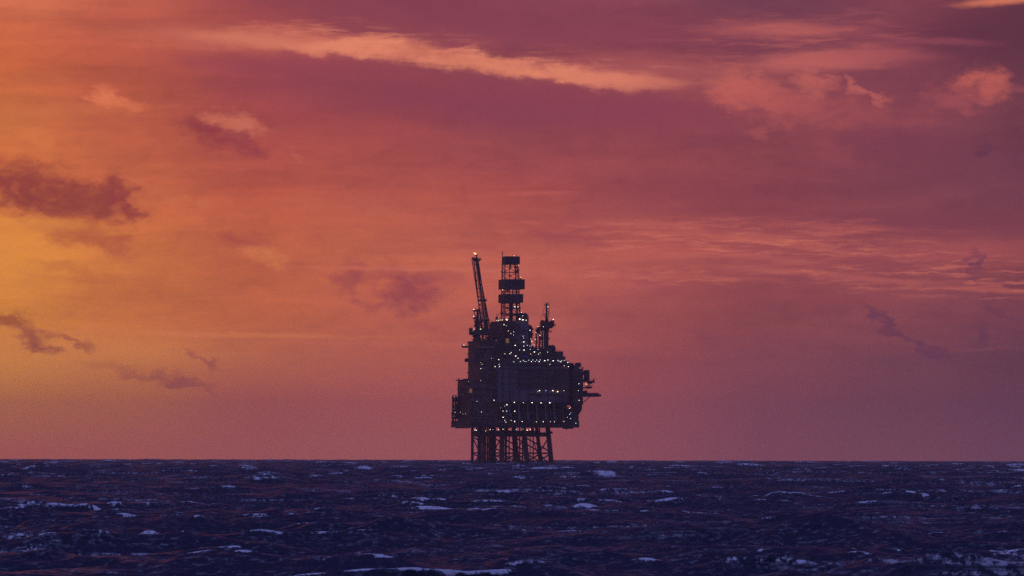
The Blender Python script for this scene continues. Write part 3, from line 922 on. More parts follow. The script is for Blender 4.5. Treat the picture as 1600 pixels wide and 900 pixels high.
# accommodation block with its pale clad wall
mb = MB()
mb.sbox(771.5, 889, 571.5, 629, -28, 14)
acc = mb.build('accommodation_block', M['clad'], plat)
mb = MB()
mb.fbox(779, 889.5, 566.8, 571.6, -29.6, -14)
mb.fbox(779, 889, 577, 577.9, -28.5, -28.1)
mb.fbox(826, 879, 615.4, 616.6, -29.6, -28.1)
mb.fbox(779, 889.5, 627.6, 630, -29.4, -24)
mb.build('deck_edge', M['dark'], acc)
MB().fbox(808, 879, 578.5, 609, -28.35, -27.9).build('recess_shade_slab', M['grey'], acc)  # darker slab on the face, painted-in shade of an upper recess
MB().fbox(879, 889.3, 578.5, 627, -28.6, -27.9).build('stair_enclosure', M['brown'], acc)
mb = MB()
for px in (786, 797, 812, 826, 841, 856, 869): mb.fbox(px, px + .7, 578.5, 627, -28.75, -28.38 if 808 < px < 879 else -28.06)
for py in (590, 600): mb.fbox(780, 878, py, py + .5, -28.95, -28.8)
for px in (803, 874): mb.tube(P(px, 578, -28.9), P(px, 627, -28.9), .18, n=6)
mb.build('wall_rib', M['grey'], acc)
mb = MB()
mb.rail(780, 889, 566.8, -29.3, 2.6, 3, .07)
for px in (845, 858): mb.tube(P(px, 590, -28.4), P(px - 5, 603, -28.4), .22)
mb.build('railing', M['rail'], acc)
clutter(782, 888, 567, -28, 71, 44, 5, M['pale'], acc)

# right hand module
mb = MB()
mb.sbox(878, 911, 576.5, 633, -26, 34)
mb.sbox(884, 905, 570.5, 577, -24, 24)
mb.sbox(880, 896, 567.5, 571, -24, 20)
rm = mb.build('utility_module', M['brown'], plat)
mb = greeble(891, 910, 580, 632, -26, 55, 34, 10)
mb.tube(P(899, 570, -20), P(905.5, 570, -20), 1.4, n=10); mb.lathe(P(905.5, 570, -20), (1, 0, 0), [(-1.2, .4), (-.8, 1.3), (0, 1.7), (.8, 1.3), (1.2, .3)], 10)
for px, h_ in ((892.5, 3.5), (896, 3), (902, 4.5), (908.5, 5), (910.5, 4.6), (911.3, 3)): mb.tube(P(px, 577, -20), P(px, 577 - h_ - (5 if px < 905 else 0), -20), .13, n=5)
mb.rail(905, 911.5, 576, -22, 2.5, 1.8, .07); mb.rail(890, 903, 570, -23, 2.5, 2, .07)
mb.build('roof_gear', M['dark'], rm)
# stack box, walkways and helideck stub on the right flank
mb = MB(); mb.sbox(912.5, 921.5, 578, 594.5, -16, 8); mb.sbox(909, 914, 580, 586, -16, 8); mb.sbox(909, 914, 592, 597, -16, 8)
mb.build('ventilation_stack', M['grey'], rm)
mb = MB()
mb.sbox(909, 927, 594.8, 596.6, -18, 10); mb.sbox(918, 926, 596, 599.3, -14, 5)
mb.sbox(909, 925.5, 605, 606.6, -18, 10); mb.sbox(915, 925.6, 603.6, 606, -12, 3)
for px in (920.5, 922.5): mb.tube(P(px, 597, -15), P(px, 606, -15), .22, n=5)
mb.rail(910, 926, 594.8, -17.5, 2.4, 2, .06); mb.rail(910, 926, 605, -17.5, 2.6, 2, .06)
mb.tube(P(911, 612, -15), P(922, 605.5, -15), .12)
mb.tube(P(928.2, 598, -14), P(928.2, 592.5, -14), .55, n=8); mb.tube(P(926, 597, -14), P(929, 597.5, -14), .3); mb.tube(P(925, 591.6, -14), P(931, 591.6, -14), .06, n=4)
mb.tube(P(928.2, 592.5, -14), P(928.2, 590.5, -14), .1, n=4)
mb.tube(P(917, 606, -14), P(921, 598, -14), .1)
mb.build('outrigger_walkway', M['dark'], rm)
mb = MB()
mb.sbox(909, 918, 610.5, 616, -20, 14)
mb.sbox(908, 936, 614.2, 619.8, -22, 12); mb.sbox(934, 937.4, 616, 619.5, -20, 9)
mb.tube(P(922, 619.5, -20), P(910, 630, -20), .28); mb.tube(P(922, 619.5, -14), P(910, 630, -14), .28)
mb.rail(918, 935, 614.2, -21.5, .8, 2, .05)
mb.build('landing_platform', M['dark'], rm)

# slanting support and stair at the lower right corner
mb = MB()
mb.prism([(898, 632.5), (909.5, 632.5), (909.3, 640.5), (904.3, 648), (904.3, 655), (905.5, 666), (890, 667), (888, 657), (893, 650), (897, 643.5), (900, 636)], -22, -8)
mb.build('corner_support', M['dark'], plat)
mb = MB()
for (a, c) in (((886, 636), (896, 645)), ((896, 645), (885, 653)), ((885, 653), (897, 661)), ((885, 640), (895, 649))):
    mb.tube(P(*a, -23), P(*c, -23), .45, n=5); mb.tube(P(a[0], a[1] - 2.4, -23), P(c[0], c[1] - 2.4, -23), .08, n=4)
for px in (884.5, 888, 892): mb.tube(P(px, 641 if px > 886 else 633, -22.5), P(px, 660, -22.5), .3, n=5)
mb.sbox(884, 891, 638, 657, -20, 8); mb.sbox(884, 896, 645, 657, -19, 6)
mb.build('stairway', M['dark'], plat)

# bays with arched davit frames for the lifeboats
bays = [804, 817.8, 831.6, 845.4, 859.2, 873]
def davit(px):
    mb = MB(); v = -27
    for sx in (-6.6, 6.6):
        mb.tube(P(px + sx, 632, v), P(px + sx, 645, v), .26, n=6)
        mb.tube(P(px + sx, 645, v), P(px + sx + (2.6 if sx < 0 else .9), 657.5, v), .34, n=6)
    pts = [P(px + 6.6 * math.cos(t_), 634.5 - 4.5 * math.sin(t_), v) for t_ in np.linspace(math.pi, 0, 9)]
    mb.path(pts, .26)
    pts = [P(px + 4.8 * math.cos(t_), 648.5 - 4 * math.sin(t_), v + 1) for t_ in np.linspace(math.pi, 0, 9)]
    mb.path(pts, .16)
    for sx in (-5, 5):                                     # launching rails run down and out
        mb.tube(P(px + sx * .5, 636, -15), P(px + sx * .5, 655, -27), .2, n=6)
    mb.build('davit_arch', M['pale'], plat)
for px in bays: davit(px)
MB().fbox(790, 797.4, 631, 658, -26.5, -13).build('boat_deck_wall', M['grey'], plat)
MB().fbox(797, 882, 657, 658.6, -27.8, -12).build('boat_deck', M['deck'], plat)

def lifeboat():
    """enclosed free-fall lifeboat, nose pointing down and out to sea"""
    r_ = empty('lifeboat', (0, 0, 0), 0, 'x', 'lifeboat', 'lifeboats in the arched bays under the lit accommodation block')
    mb = MB(); n = 14
    secs = [(-5.6, .15, .2, .5), (-5.0, .95, .95, .25), (-3.4, 1.45, 1.4, .1), (0, 1.6, 1.6, 0), (3.4, 1.5, 1.5, 0), (5.0, 1.15, 1.2, .1), (5.5, .7, .8, .2)]
    for (y_, rx, rz_, zc) in secs:
        for i in range(n):
            a_ = 2 * math.pi * i / n; q = math.sin(a_)
            mb.v.append((rx * math.cos(a_) * (1 if q > 0 else 1 - .25 * q * q), y_, zc + rz_ * q))
    for s_ in range(len(secs) - 1):
        for i in range(n):
            j = (i + 1) % n; k_ = s_ * n
            mb.f.append((k_ + i, k_ + j, k_ + n + j, k_ + n + i))
    mb.f.append(tuple(range(n))[::-1]); mb.f.append(tuple((len(secs) - 1) * n + i for i in range(n)))
    mb.build('hull', M['orange'], r_, True)
    mb = MB(); mb.box((-.75, 2.6, 1.2), (.75, 4.4, 2.2)); mb.build('helm_cabin', M['orange'], r_)
    mb = MB(); mb.box((-1.68, -3.8, -.12), (-1.55, 3.8, .12)); mb.box((1.55, -3.8, -.12), (1.68, 3.8, .12)); mb.build('fender', M['dark'], r_)
    mb = MB(); mb.tube((0, 5.3, -.6), (0, 6.0, -.8), .12); mb.lathe((0, 6.0, -.8), (0, 1, 0), [(0, .5), (.15, .5)], 10); mb.build('propeller', M['dark'], r_)
    return r_
ordinal = ['leftmost lifeboat of the row, in the bay beside the lit stair lamps', 'second lifeboat from the left in the row of arched bays',
           'third lifeboat from the left in the row of arched bays', 'fourth lifeboat from the left in the row of arched bays',
           'fifth lifeboat from the left, under the last ceiling lamp of the bays', 'rightmost lifeboat of the row, in the unlit bay beside the stairway']
lb = lifeboat(); root_m = Matrix.Translation(BASE) @ Matrix.Rotation(YAW, 4, 'Z')
kids = list(lb.children)
for i, px in enumerate(bays):
    if i == 0: o = lb
    else:
        o = lb.copy(); col.objects.link(o)
        for k_ in kids:
            c_ = k_.copy(); col.objects.link(c_); c_.parent = o
    loc = root_m @ P(px, 642.5, -21.0)
    o.location = loc; o.rotation_euler = (R(38), 0, YAW)
    o['label'] = ordinal[i]

# ------------------------------------------------------------------ drilling modules in the middle
mb = MB()
mb.sbox(779.5, 826, 501.5, 572, -14, 24)
mb.prism([(775.5, 503), (792, 503), (792, 536), (783, 534), (779, 531), (775.5, 528)], -9, 9)
dr = mb.build('drill_floor_module', M['brown'], plat)
mb = MB()
mb.fbox(805, 825.5, 503, 560, -15.4, -14.004)
mb.fbox(818, 826.3, 501, 503, -15.5, -8)
mb.build('wind_cladding', M['clad'], dr)
mb = greeble(787, 825, 505, 560, -15.3, 91, 40, 14, (.2, .7))
for py in (517, 531, 540): mb.fbox(786, 826, py, py + .7, -16.4, -15.45); 
mb.tube(P(793, 514, -16), P(803, 522, -16), .3); mb.tube(P(803, 522, -16), P(803, 531, -16), .3)
mb.rail(786, 826, 531, -16.3, 2.4, 3, .05)
mb.build('pipework', M['dark'], dr)
MB().fbox(791, 795.5, 530, 539, -16.6, -15.8).build('amber_lit_panel', LAMP['d'], dr)
mb = MB()
mb.sbox(774.5, 778, 495.5, 502, -4, 5); mb.rail(774, 784, 501.5, -8, 3, 1.6, .07)
mb.path([P(777.5, 496, 0), P(778, 492.5, 0), P(780, 490, 0), P(783, 488.5, 0)], .18)
mb.tube(P(776, 490, -3), P(776, 496, -3), .12)
mb.sbox(806, 815, 492.5, 502, -12, 10); mb.sbox(812, 817, 489, 495, -10, 6); mb.sbox(815, 826, 496, 502, -12, 12)
mb.lathe(P(820.5, 493.5, -6), (0, 1, 0), [(-2, .5), (-1.6, 1.6), (0, 2.0), (1.6, 1.6), (2, .5)], 12)
mb.sbox(819, 824, 494, 498, -8, 4)
for px, py in ((824, 490.5), (825.3, 492), (826, 495), (817, 490), (813, 489)): mb.tube(P(px, 502, -6), P(px, py, -6), .12, n=5)
mb.rail(808, 826, 497, -12, 2.4, 2, .06); mb.rail(785, 806, 501.5, -14, 2.4, 2.5, .06)
mb.sbox(794, 798, 498, 502, -12, 4)
mb.build('drill_floor_gear', M['dark'], dr)
# small stepped structure right of it
mb = MB()
mb.sbox(825, 832, 511, 530, -12, 6); mb.sbox(825, 834, 513.5, 516, -13, 8); mb.sbox(825, 833.5, 521, 525, -13, 8); mb.sbox(825, 830, 526, 545, -12, 6)
mb.tube(P(827, 507, -9), P(827, 512, -9), .3); mb.lathe(P(827.5, 511, -9), (0, 0, 1), [(-1, 1.4), (0, 1.9), (1, 1.2), (1.3, .2)], 10)
mb.tube(P(830, 527, -11), P(836, 538, -11), .15); mb.tube(P(831, 525, -11), P(838, 536, -11), .12)
mb.sbox(826, 830, 533, 548, -10, 5)
mb.build('equipment_tower', M['dark'], plat)

# broad upper body between the cranes
mb = MB()
mb.sbox(758, 800, 537, 572, -21, 30)
mb.sbox(788, 846, 548, 572, -24, 26)
mb.sbox(836, 862, 545.5, 572, -22, 22)
mb.sbox(858, 879.8, 549.5, 569, -22, 20)
mb.sbox(870, 883.5, 559, 568.5, -22, 16)
mb.sbox(775, 812, 560, 580, -26.5, 14)
up = mb.build('upper_deck_module', M['grey'], plat)
mb = greeble(770, 846, 549, 566, -24, 61, 80, 26, (.3, 2.2))
mb2 = greeble(846, 862, 547, 566, -22, 62, 24, 8); mb.v += []; 
off = len(mb.v); mb.v += mb2.v; mb.f += [tuple(i + off for i in f_) for f_ in mb2.f]
mb.rail(789, 846, 548, -24, 2.4, 2.6, .06); mb.rail(859, 879, 549.5, -21.5, 2, 2.4, .05)
mb.build('pipework', M['dark'], up)
mb = greeble(774, 800, 538, 548, -21, 63, 30, 8)
mb.build('pipework', M['dark'], up)
MB().fbox(814, 827, 556.5, 560, -27, -24.5).build('container', M['blue'], up)
MB().fbox(836, 839.5, 549.5, 552.5, -25.5, -22.5).build('container', M['blue'], up)
clutter(790, 848, 548, -20, 65, 36, 9, M['dark'], up)
mb = MB()
mb.lathe(P(864, 543.5, -14), (0, 0, 1), [(-3.4, 1.3), (-1.6, 2.0), (0, 2.1), (1.2, 1.6), (2.0, .3)], 12)
mb.sbox(856, 862, 539.5, 549, -15, 6); mb.tube(P(859, 541, -12), P(866, 549, -12), .5)
mb.tube(P(870, 549, -15), P(870.5, 547.3, -15), .12); mb.tube(P(870.5, 547.3, -15), P(872, 546.6, -15), .1)
mb.sbox(880, 882.8, 557, 560.6, -18, 4); mb.lathe(P(881.6, 559, -16), (1, 0, 0), [(-1, .7), (0, 1), (1, .2)], 8)
mb.build('storage_tank', M['dark'], up)
# trestle and steelwork left of the right hand crane
mb = MB()
for x0 in (838.5, 843.5, 848):
    mb.tube(P(x0, 512 + (848 - x0) * .5, -13), P(x0, 548, -13), .34, n=6); mb.tube(P(x0 - 1, 514, -7), P(x0 - 1, 548, -7), .3, n=6)
for py in (514, 521, 528, 535, 542):
    mb.tube(P(837.5, py, -13), P(849, py, -13), .28, n=6); mb.tube(P(837.5, py, -13), P(836.5, py, -7), .24, n=5)
for i, py in enumerate((514, 521, 528, 535)):
    a, c = (838.5, 843.5) if i % 2 else (843.5, 838.5)
    mb.tube(P(a, py, -13), P(c, py + 7, -13), .2, n=5); a, c = (843.5, 848) if i % 2 else (848, 843.5)
    mb.tube(P(a, py, -13), P(c, py + 7, -13), .2, n=5)
mb.sbox(839, 849, 511, 516.5, -13, 7); mb.sbox(837, 842, 515, 521, -12, 6); mb.sbox(843, 849, 526, 531, -12, 6)
mb.build('trestle', M['dark'], plat)
mb = MB()
mb.sbox(753, 779, 531.5, 538, -16, 26)
rg2 = random.Random(9)
for _ in range(22):
    px = rg2.uniform(750, 768); mb.tube(P(px, 534, -12 + rg2.uniform(0, 10)), P(px + rg2.uniform(-2, 2), rg2.uniform(523, 531), -12 + rg2.uniform(0, 10)), rg2.uniform(.1, .3), n=5)
mb.rail(749, 779, 532, -16, 2.6, 2, .06)
mb.sbox(775, 781, 530.5, 534, -8, 5)
mb.build('skid_deck', M['dark'], plat)

# ------------------------------------------------------------------ derrick
der = MB()
vf, vb = -7.0, 7.0
def dlegs():
    """four tapering legs; columns measured at the foot and at the crown"""
    fl = (P(789, 502, vf), P(789, 405, vf + 1.5)); fr = (P(809.3, 502, vf), P(804, 405, vf + 1.5))
    bl = (P(783, 502, vb), P(784.8, 405, vb - 1.5)); br = (P(813, 502, vb), P(808.5, 405, vb - 1.5))
    return fl, fr, br, bl
legs = dlegs()
for a, c in legs:
    der.tube(a, c, .45, .36, n=6)
lv = [502, 490, 474, 456, 437, 425.5, 413, 405]
def lp(l, py): return l[0].lerp(l[1], (502 - py) / 97.0)
for q in range(4):
    l0, l1 = legs[q], legs[(q + 1) % 4]
    for y0, y1 in zip(lv, lv[1:]):
        der.tube(lp(l0, y0), lp(l1, y0), .17, n=5)
        der.tube(lp(l0, y0), lp(l1, y1), .15, n=5); der.tube(lp(l1, y0), lp(l0, y1), .15, n=5)
    der.tube(lp(l0, 481), lp(l1, 481), .25, n=5)
dk = der.build('derrick', M['dark'], plat)
mb = MB(); mb.tube(P(798.5, 502, -2), P(798.5, 470, -2), 1.3, n=8); mb.tube(P(786, 502, -4), P(786.6, 455, -4), .3)
mb.tube(P(796, 470, 0), P(796.5, 412, 0), .3, n=6); mb.tube(P(801, 470, 2), P(801, 440, 2), .4, n=6); mb.tube(P(806.5, 502, -3), P(806.5, 474, -3), .35, n=6)
mb.sbox(795, 802, 473, 478, -5, 5); mb.sbox(790, 814, 480.5, 482.5, -7, 13); mb.sbox(790, 814, 491, 493, -7, 13)
mb.sbox(783, 786, 488, 492, -4, 5)
mb.build('travelling_block', M['dark'], dk)
def wall(x0, x1, y0, y1, v0, wd): MB().sbox(x0, x1, y0, y1, v0, wd).build('wind_wall', M['dark'], dk)
wall(784.2, 812.2, 401, 413, -7, 10.5); wall(778.8, 820, 437, 452.3, -10, 18.5); wall(778.6, 817.6, 460, 473.3, -10, 18)
mb = MB(); mb.tube(P(784.6, 437, 4), P(784.9, 393, 4), .42, .25, n=6); mb.tube(P(784.9, 393, 4), P(784.8, 391.8, 4), .12); mb.build('aerial', M['dark'], dk)
for px, t_ in ((801, 397), (807, 397.3)): MB().tube(P(px, 401, -2), P(px, t_, -2), .12, n=5).build('aerial', M['dark'], dk)
mb = MB()
mb.sbox(795.5, 799, 414.5, 418, -7, 4); mb.sbox(803, 810, 416.5, 419, -7, 7); mb.sbox(806, 811, 422, 426, -5, 6); mb.sbox(782.8, 786, 423.5, 426, -2, 5); mb.sbox(804, 808, 425, 427, -7, 6)
mb.sbox(811.5, 814, 434.5, 437, -6, 3); mb.tube(P(813.7, 437, -5), P(813.7, 434, -5), .15); mb.rail(806, 812, 422, -6, 2, 1.5, .06); mb.rail(803, 811, 416, -7, 2, 1.5, .06)
mb.tube(P(810, 418, -4), P(812, 437, -4), .12); mb.sbox(812, 814.4, 486.5, 491, -3, 4)
mb.sbox(791, 794.5, 453, 457, -3, 4)
for px in (794.5, 797.2, 803, 806, 809, 811.5): mb.tube(P(px, 452, -6), P(px, 460.5, -6), .14, n=5)
mb.build('monkey_board', M['dark'], dk)

# ------------------------------------------------------------------ flare boom
T0, T1 = 405.0, 534.0
def ch(xa, xb, v0, v1):                     # chord from crown (xa at T0) to foot (xb at T1)
    return P(xa, T0, v0), P(xb, T1, v1)
c = [ch(737.2, 757.0, 20, -4), ch(745.2, 769.8, 20, -4), ch(746.8, 766.0, 24, 6), ch(740.0, 754.5, 24, 6)]
mb = MB()
for a_, b_ in c: mb.tube(a_, b_, .30, .48, n=6)
for q in range(4):
    (a0, a1), (b0, b1) = c[q], c[(q + 1) % 4]
    truss(mb, a0, b0, a1, b1, 20, 0, .11, X_=(q == 0))
fl = mb.build('flare_boom', M['dark'], plat)
mb = MB()
for k_, (xa, xb, r_) in enumerate(((744, 762, .42), (742.5, 760, .22), (745, 764.5, .25))):
    mb.tube(P(xa, T0, 21 + k_ * .4), P(xb, T1, 0 + k_), r_, n=6)
mb.build('flare_gas_pipe', M['dark'], fl)
mb = MB(); mb.tube(P(744, 406, 21.5), P(744, 396.6, 21.5), .55, .5, n=10)
mb.tube(P(744, 398.4, 21.5), P(744, 396.4, 21.5), .8, n=10); mb.tube(P(738.5, 404, 20), P(738.5, 400.5, 20), .45)
mb.build('flare_tip', M['dark'], fl)
mb = MB(); mb.sbox(736, 752, 403.6, 405.2, 17, 8); mb.sbox(739.5, 747, 402, 407, 19, 4)
mb.rail(737.5, 752, 403.6, 18, 2.6, 1.6, .07); mb.rail(735.8, 750, 403.6, 24.5, 2.6, 1.6, .07)
mb.sbox(748, 749.3, 405, 407, 19, 3)
mb.build('tip_platform', M['dark'], fl)
mb = MB(); mb.sbox(748, 761, 468, 470.5, 5, 7); mb.rail(755, 761, 468, 6, 2, 1.4, .06); mb.sbox(750, 765, 500, 501.5, 0, 7)
mb.build('walkway', M['dark'], fl)
mb = MB()
base_ = P(744, 396.5, 21.5)
# flame blown to the left: a few twisted tapering rings
prof = [(0, .25), (.5, .62), (1.1, .72), (1.8, .5), (2.4, .22), (2.8, .04)]
k0 = 0; nseg = 9
for t_, r_ in prof:
    cx = base_ + Vector((-.95 * t_ * .85, 0, .52 * t_ + .16 * math.sin(t_ * 2.0)))
    for i in range(nseg):
        a_ = 2 * math.pi * i / nseg + t_
        mb.v.append((cx.x + r_ * .45 * math.cos(a_), cx.y + r_ * math.sin(a_), cx.z + r_ * .75 * math.cos(a_) + r_ * .2 * math.sin(3 * a_)))
for s_ in range(len(prof) - 1):
    for i in range(nseg):
        j = (i + 1) % nseg; mb.f.append((s_ * nseg + i, s_ * nseg + j, (s_ + 1) * nseg + j, (s_ + 1) * nseg + i))
mb.build('flame', M['flame'], fl, True)

# ------------------------------------------------------------------ cranes
def crane_root(label, px, py, v):
    """crane empty at its pedestal foot; parts are written in platform coordinates and shifted to that foot"""
    loc = P(px, py, v); wl = root_m @ loc
    return empty('pedestal_crane', wl, YAW, label, 'crane', 'cranes on top of the platform'), loc
def cbuild(mb, name, mat, root, off):
    mb.v = [tuple(Vector(q) - off) for q in mb.v]
    return mb.build(name, mat, root)

cl, o1 = crane_root('crane left of the derrick, beside the slanting flare boom, two lamps on its mast', 746, 534, -8)
mb = MB(); mb.lathe(P(746, 534.5, -8), (0, 0, 1), [(0, 3.4), (1.8, 2.6), (4, 2.2), (5.2, 2.4)], 14)
mb.sbox(737, 744, 530.3, 531.6, -9, 3); mb.tube(P(738, 521, -8), P(742, 530, -8), .5); mb.tube(P(739, 526, -8), P(743.5, 531.5, -8), .4)
cbuild(mb, 'pedestal', M['dark'], cl, o1)
mb = MB(); mb.sbox(733.5, 768, 517, 524.5, -12, 7); mb.sbox(744, 754, 515, 519, -11, 6); mb.sbox(752, 762, 513.5, 518, -11, 6); mb.sbox(750, 767, 516, 518, -12, 6)
cbuild(mb, 'machinery_house', M['dark'], cl, o1)
mb = MB(); mb.sbox(733.2, 739, 513.8, 523.2, -13, 4); mb.rail(734.4, 740, 513.8, -13, 2.2, 1.3, .06); mb.rail(741, 760, 515.5, -12, 2.2, 1.6, .05)
cbuild(mb, 'cabin', M['dark'], cl, o1)
mb = MB(); mb.tube(P(747.2, 517, -8.5), P(746.6, 484.5, -8.5), 1.15, .8, n=8); mb.tube(P(743.8, 517, -8), P(745.6, 490, -8), .45, n=6)
mb.sbox(744.6, 748.3, 484, 487, -9, 2)
for py in (487.5, 499): mb.tube(P(740.6, py, -8), P(743.6, py + 10, -8), .32, n=6); mb.tube(P(740.2, py, -8), P(745.5, py, -8), .28, n=6)
mb.tube(P(742.5, 482.5, -8), P(742.6, 487, -8), .12); mb.tube(P(743.5, 481.5, -8), P(743.4, 487, -8), .1)
mb.sbox(739.3, 744.5, 485.5, 487.8, -9, 2); mb.sbox(739.5, 744.5, 496.6, 499, -9, 2)
mb.tube(P(742, 512, -8), P(744.5, 499, -8), .55, n=6)
cbuild(mb, 'mast', M['dark'], cl, o1)
mb = MB()
truss(mb, P(752, 516, -11), P(749.2, 517, -11), P(756.0, 487, -12), P(750.6, 486, -12), 5, .26, .18, True)
mb.tube(P(748, 504, -10), P(757, 505, -10), .22); mb.tube(P(749, 506, -10), P(758, 515, -10), .24)
mb.sbox(756.5, 762.5, 500, 515, -11, 3)
cbuild(mb, 'boom', M['dark'], cl, o1)
mb = MB(); mb.tube(P(763.5, 497.5, -6), P(775.5, 507, -6), .09, n=5); mb.tube(P(763.5, 499.5, -6), P(775, 509, -6), .09, n=5); mb.tube(P(747, 485, -8), P(756, 487, -12), .08, n=4)
mb.tube(P(767, 518.5, -6), P(774.5, 518, -6), .16, n=5); mb.tube(P(767, 523.5, -6), P(774.5, 524, -6), .2, n=5); mb.tube(P(768, 518, -6), P(768, 524, -6), .14, n=5); mb.tube(P(771.5, 518, -6), P(771.5, 524, -6), .14, n=5)
cbuild(mb, 'rigging', M['dark'], cl, o1)

cr_, o2 = crane_root('crane right of the derrick, square house and short thin mast with one lamp', 853, 548, -14)
mb = MB(); mb.tube(P(853.3, 549, -14), P(853.3, 512, -14), 1.85, 1.75, n=16); mb.lathe(P(853.3, 514, -14), (0, 0, 1), [(-1.6, 1.8), (0, 2.5), (1.4, 2.7)], 16)
mb.sbox(857, 862.5, 518, 519.3, -15, 3); mb.rail(858.5, 862, 518, -15, 2, 1, .07); mb.sbox(856, 859.5, 529, 530.3, -15, 3); mb.tube(P(859, 529, -14), P(859.2, 527, -14), .12)
cbuild(mb, 'pedestal', M['dark'], cr_, o2)
mb = MB(); mb.sbox(844, 860, 503, 512, -18, 8); mb.sbox(845, 850, 500.8, 503.5, -17, 5)
mb.rail(844.5, 851, 503, -17.8, 2, 1.5, .06)
cbuild(mb, 'machinery_house', M['dark'], cr_, o2)
mb = MB(); mb.sbox(859, 866, 501.5, 511, -18, 4); mb.sbox(859, 863.5, 511, 513.3, -18, 5); mb.sbox(865.5, 868, 507.3, 509.5, -18, 3); mb.rail(860, 865.5, 501.5, -17.8, 1.6, 1.2, .06); mb.tube(P(867.6, 507.5, -17), P(867.6, 506, -17), .12)
cbuild(mb, 'cabin', M['dark'], cr_, o2)
mb = MB(); mb.tube(P(854, 503, -14), P(853.8, 474, -14), .7, .6, n=8)
for px in (857.8,): mb.tube(P(px, 496, -14), P(px, 473.5, -14), .18, n=5)
for px, pt in ((850, 472.5), (855.6, 471.5), (858.2, 472.8)): mb.tube(P(px, 477.5, -14), P(px, pt, -14), .14, n=5)
mb.sbox(850, 858.5, 476.6, 477.6, -15, 2.4)
for py in (483, 487.5, 495): mb.tube(P(854, py, -14), P(858, py, -14), .22, n=5)
mb.tube(P(854, 495, -14), P(858, 488, -14), .2, n=5)
mb.tube(P(848, 491.5, -14), P(853.5, 491.5, -14), .22, n=5); mb.tube(P(850.5, 495.5, -14), P(854, 496, -14), .3, n=5); mb.tube(P(850.5, 495.5, -14), P(850.7, 491.5, -14), .12, n=5)
mb.tube(P(852, 503, -14), P(853.5, 495, -14), .4); mb.tube(P(856.5, 503, -14), P(855, 495, -14), .4)
cbuild(mb, 'mast', M['dark'], cr_, o2)
mb = MB(); mb.tube(P(850.3, 477, -14), P(850.2, 483, -14), .08, n=4); mb.tube(P(850.2, 483, -14), P(842, 511, -14), .1, n=4); mb.tube(P(849.6, 484, -14), P(844, 505, -14), .08, n=4)
cbuild(mb, 'rigging', M['dark'], cr_, o2)

# ------------------------------------------------------------------ lamps (column, row, size, colour, depth)
def lamp(px, py, size, c, v, parent, off=Vector((0, 0, 0)), shared={}):
    wv = {'x': .80, 'L': .55, 'M': .42, 's': .30}[size] * (1.0, .8, 1.12, .65)[int(px * 7 + py * 3) % 4]
    key = (round(wv, 3), c)
    if key not in shared:
        mb = MB(); mb.lathe((0, 0, 0), (0, -1, 0), [(-.0, wv * .45), (.12, wv * .55), (.3, wv * .42), (.42, wv * .1)], 8)
        me = bpy.data.meshes.new('floodlight'); me.from_pydata([(x * 1.0, y, z * .72) for x, y, z in mb.v], [], mb.f); me.update()
        me.materials.append(LAMP[c]); shared[key] = me
    o = bpy.data.objects.new('floodlight', shared[key]); col.objects.link(o); o.parent = parent
    o.location = P(px, py, v) - off
    return o

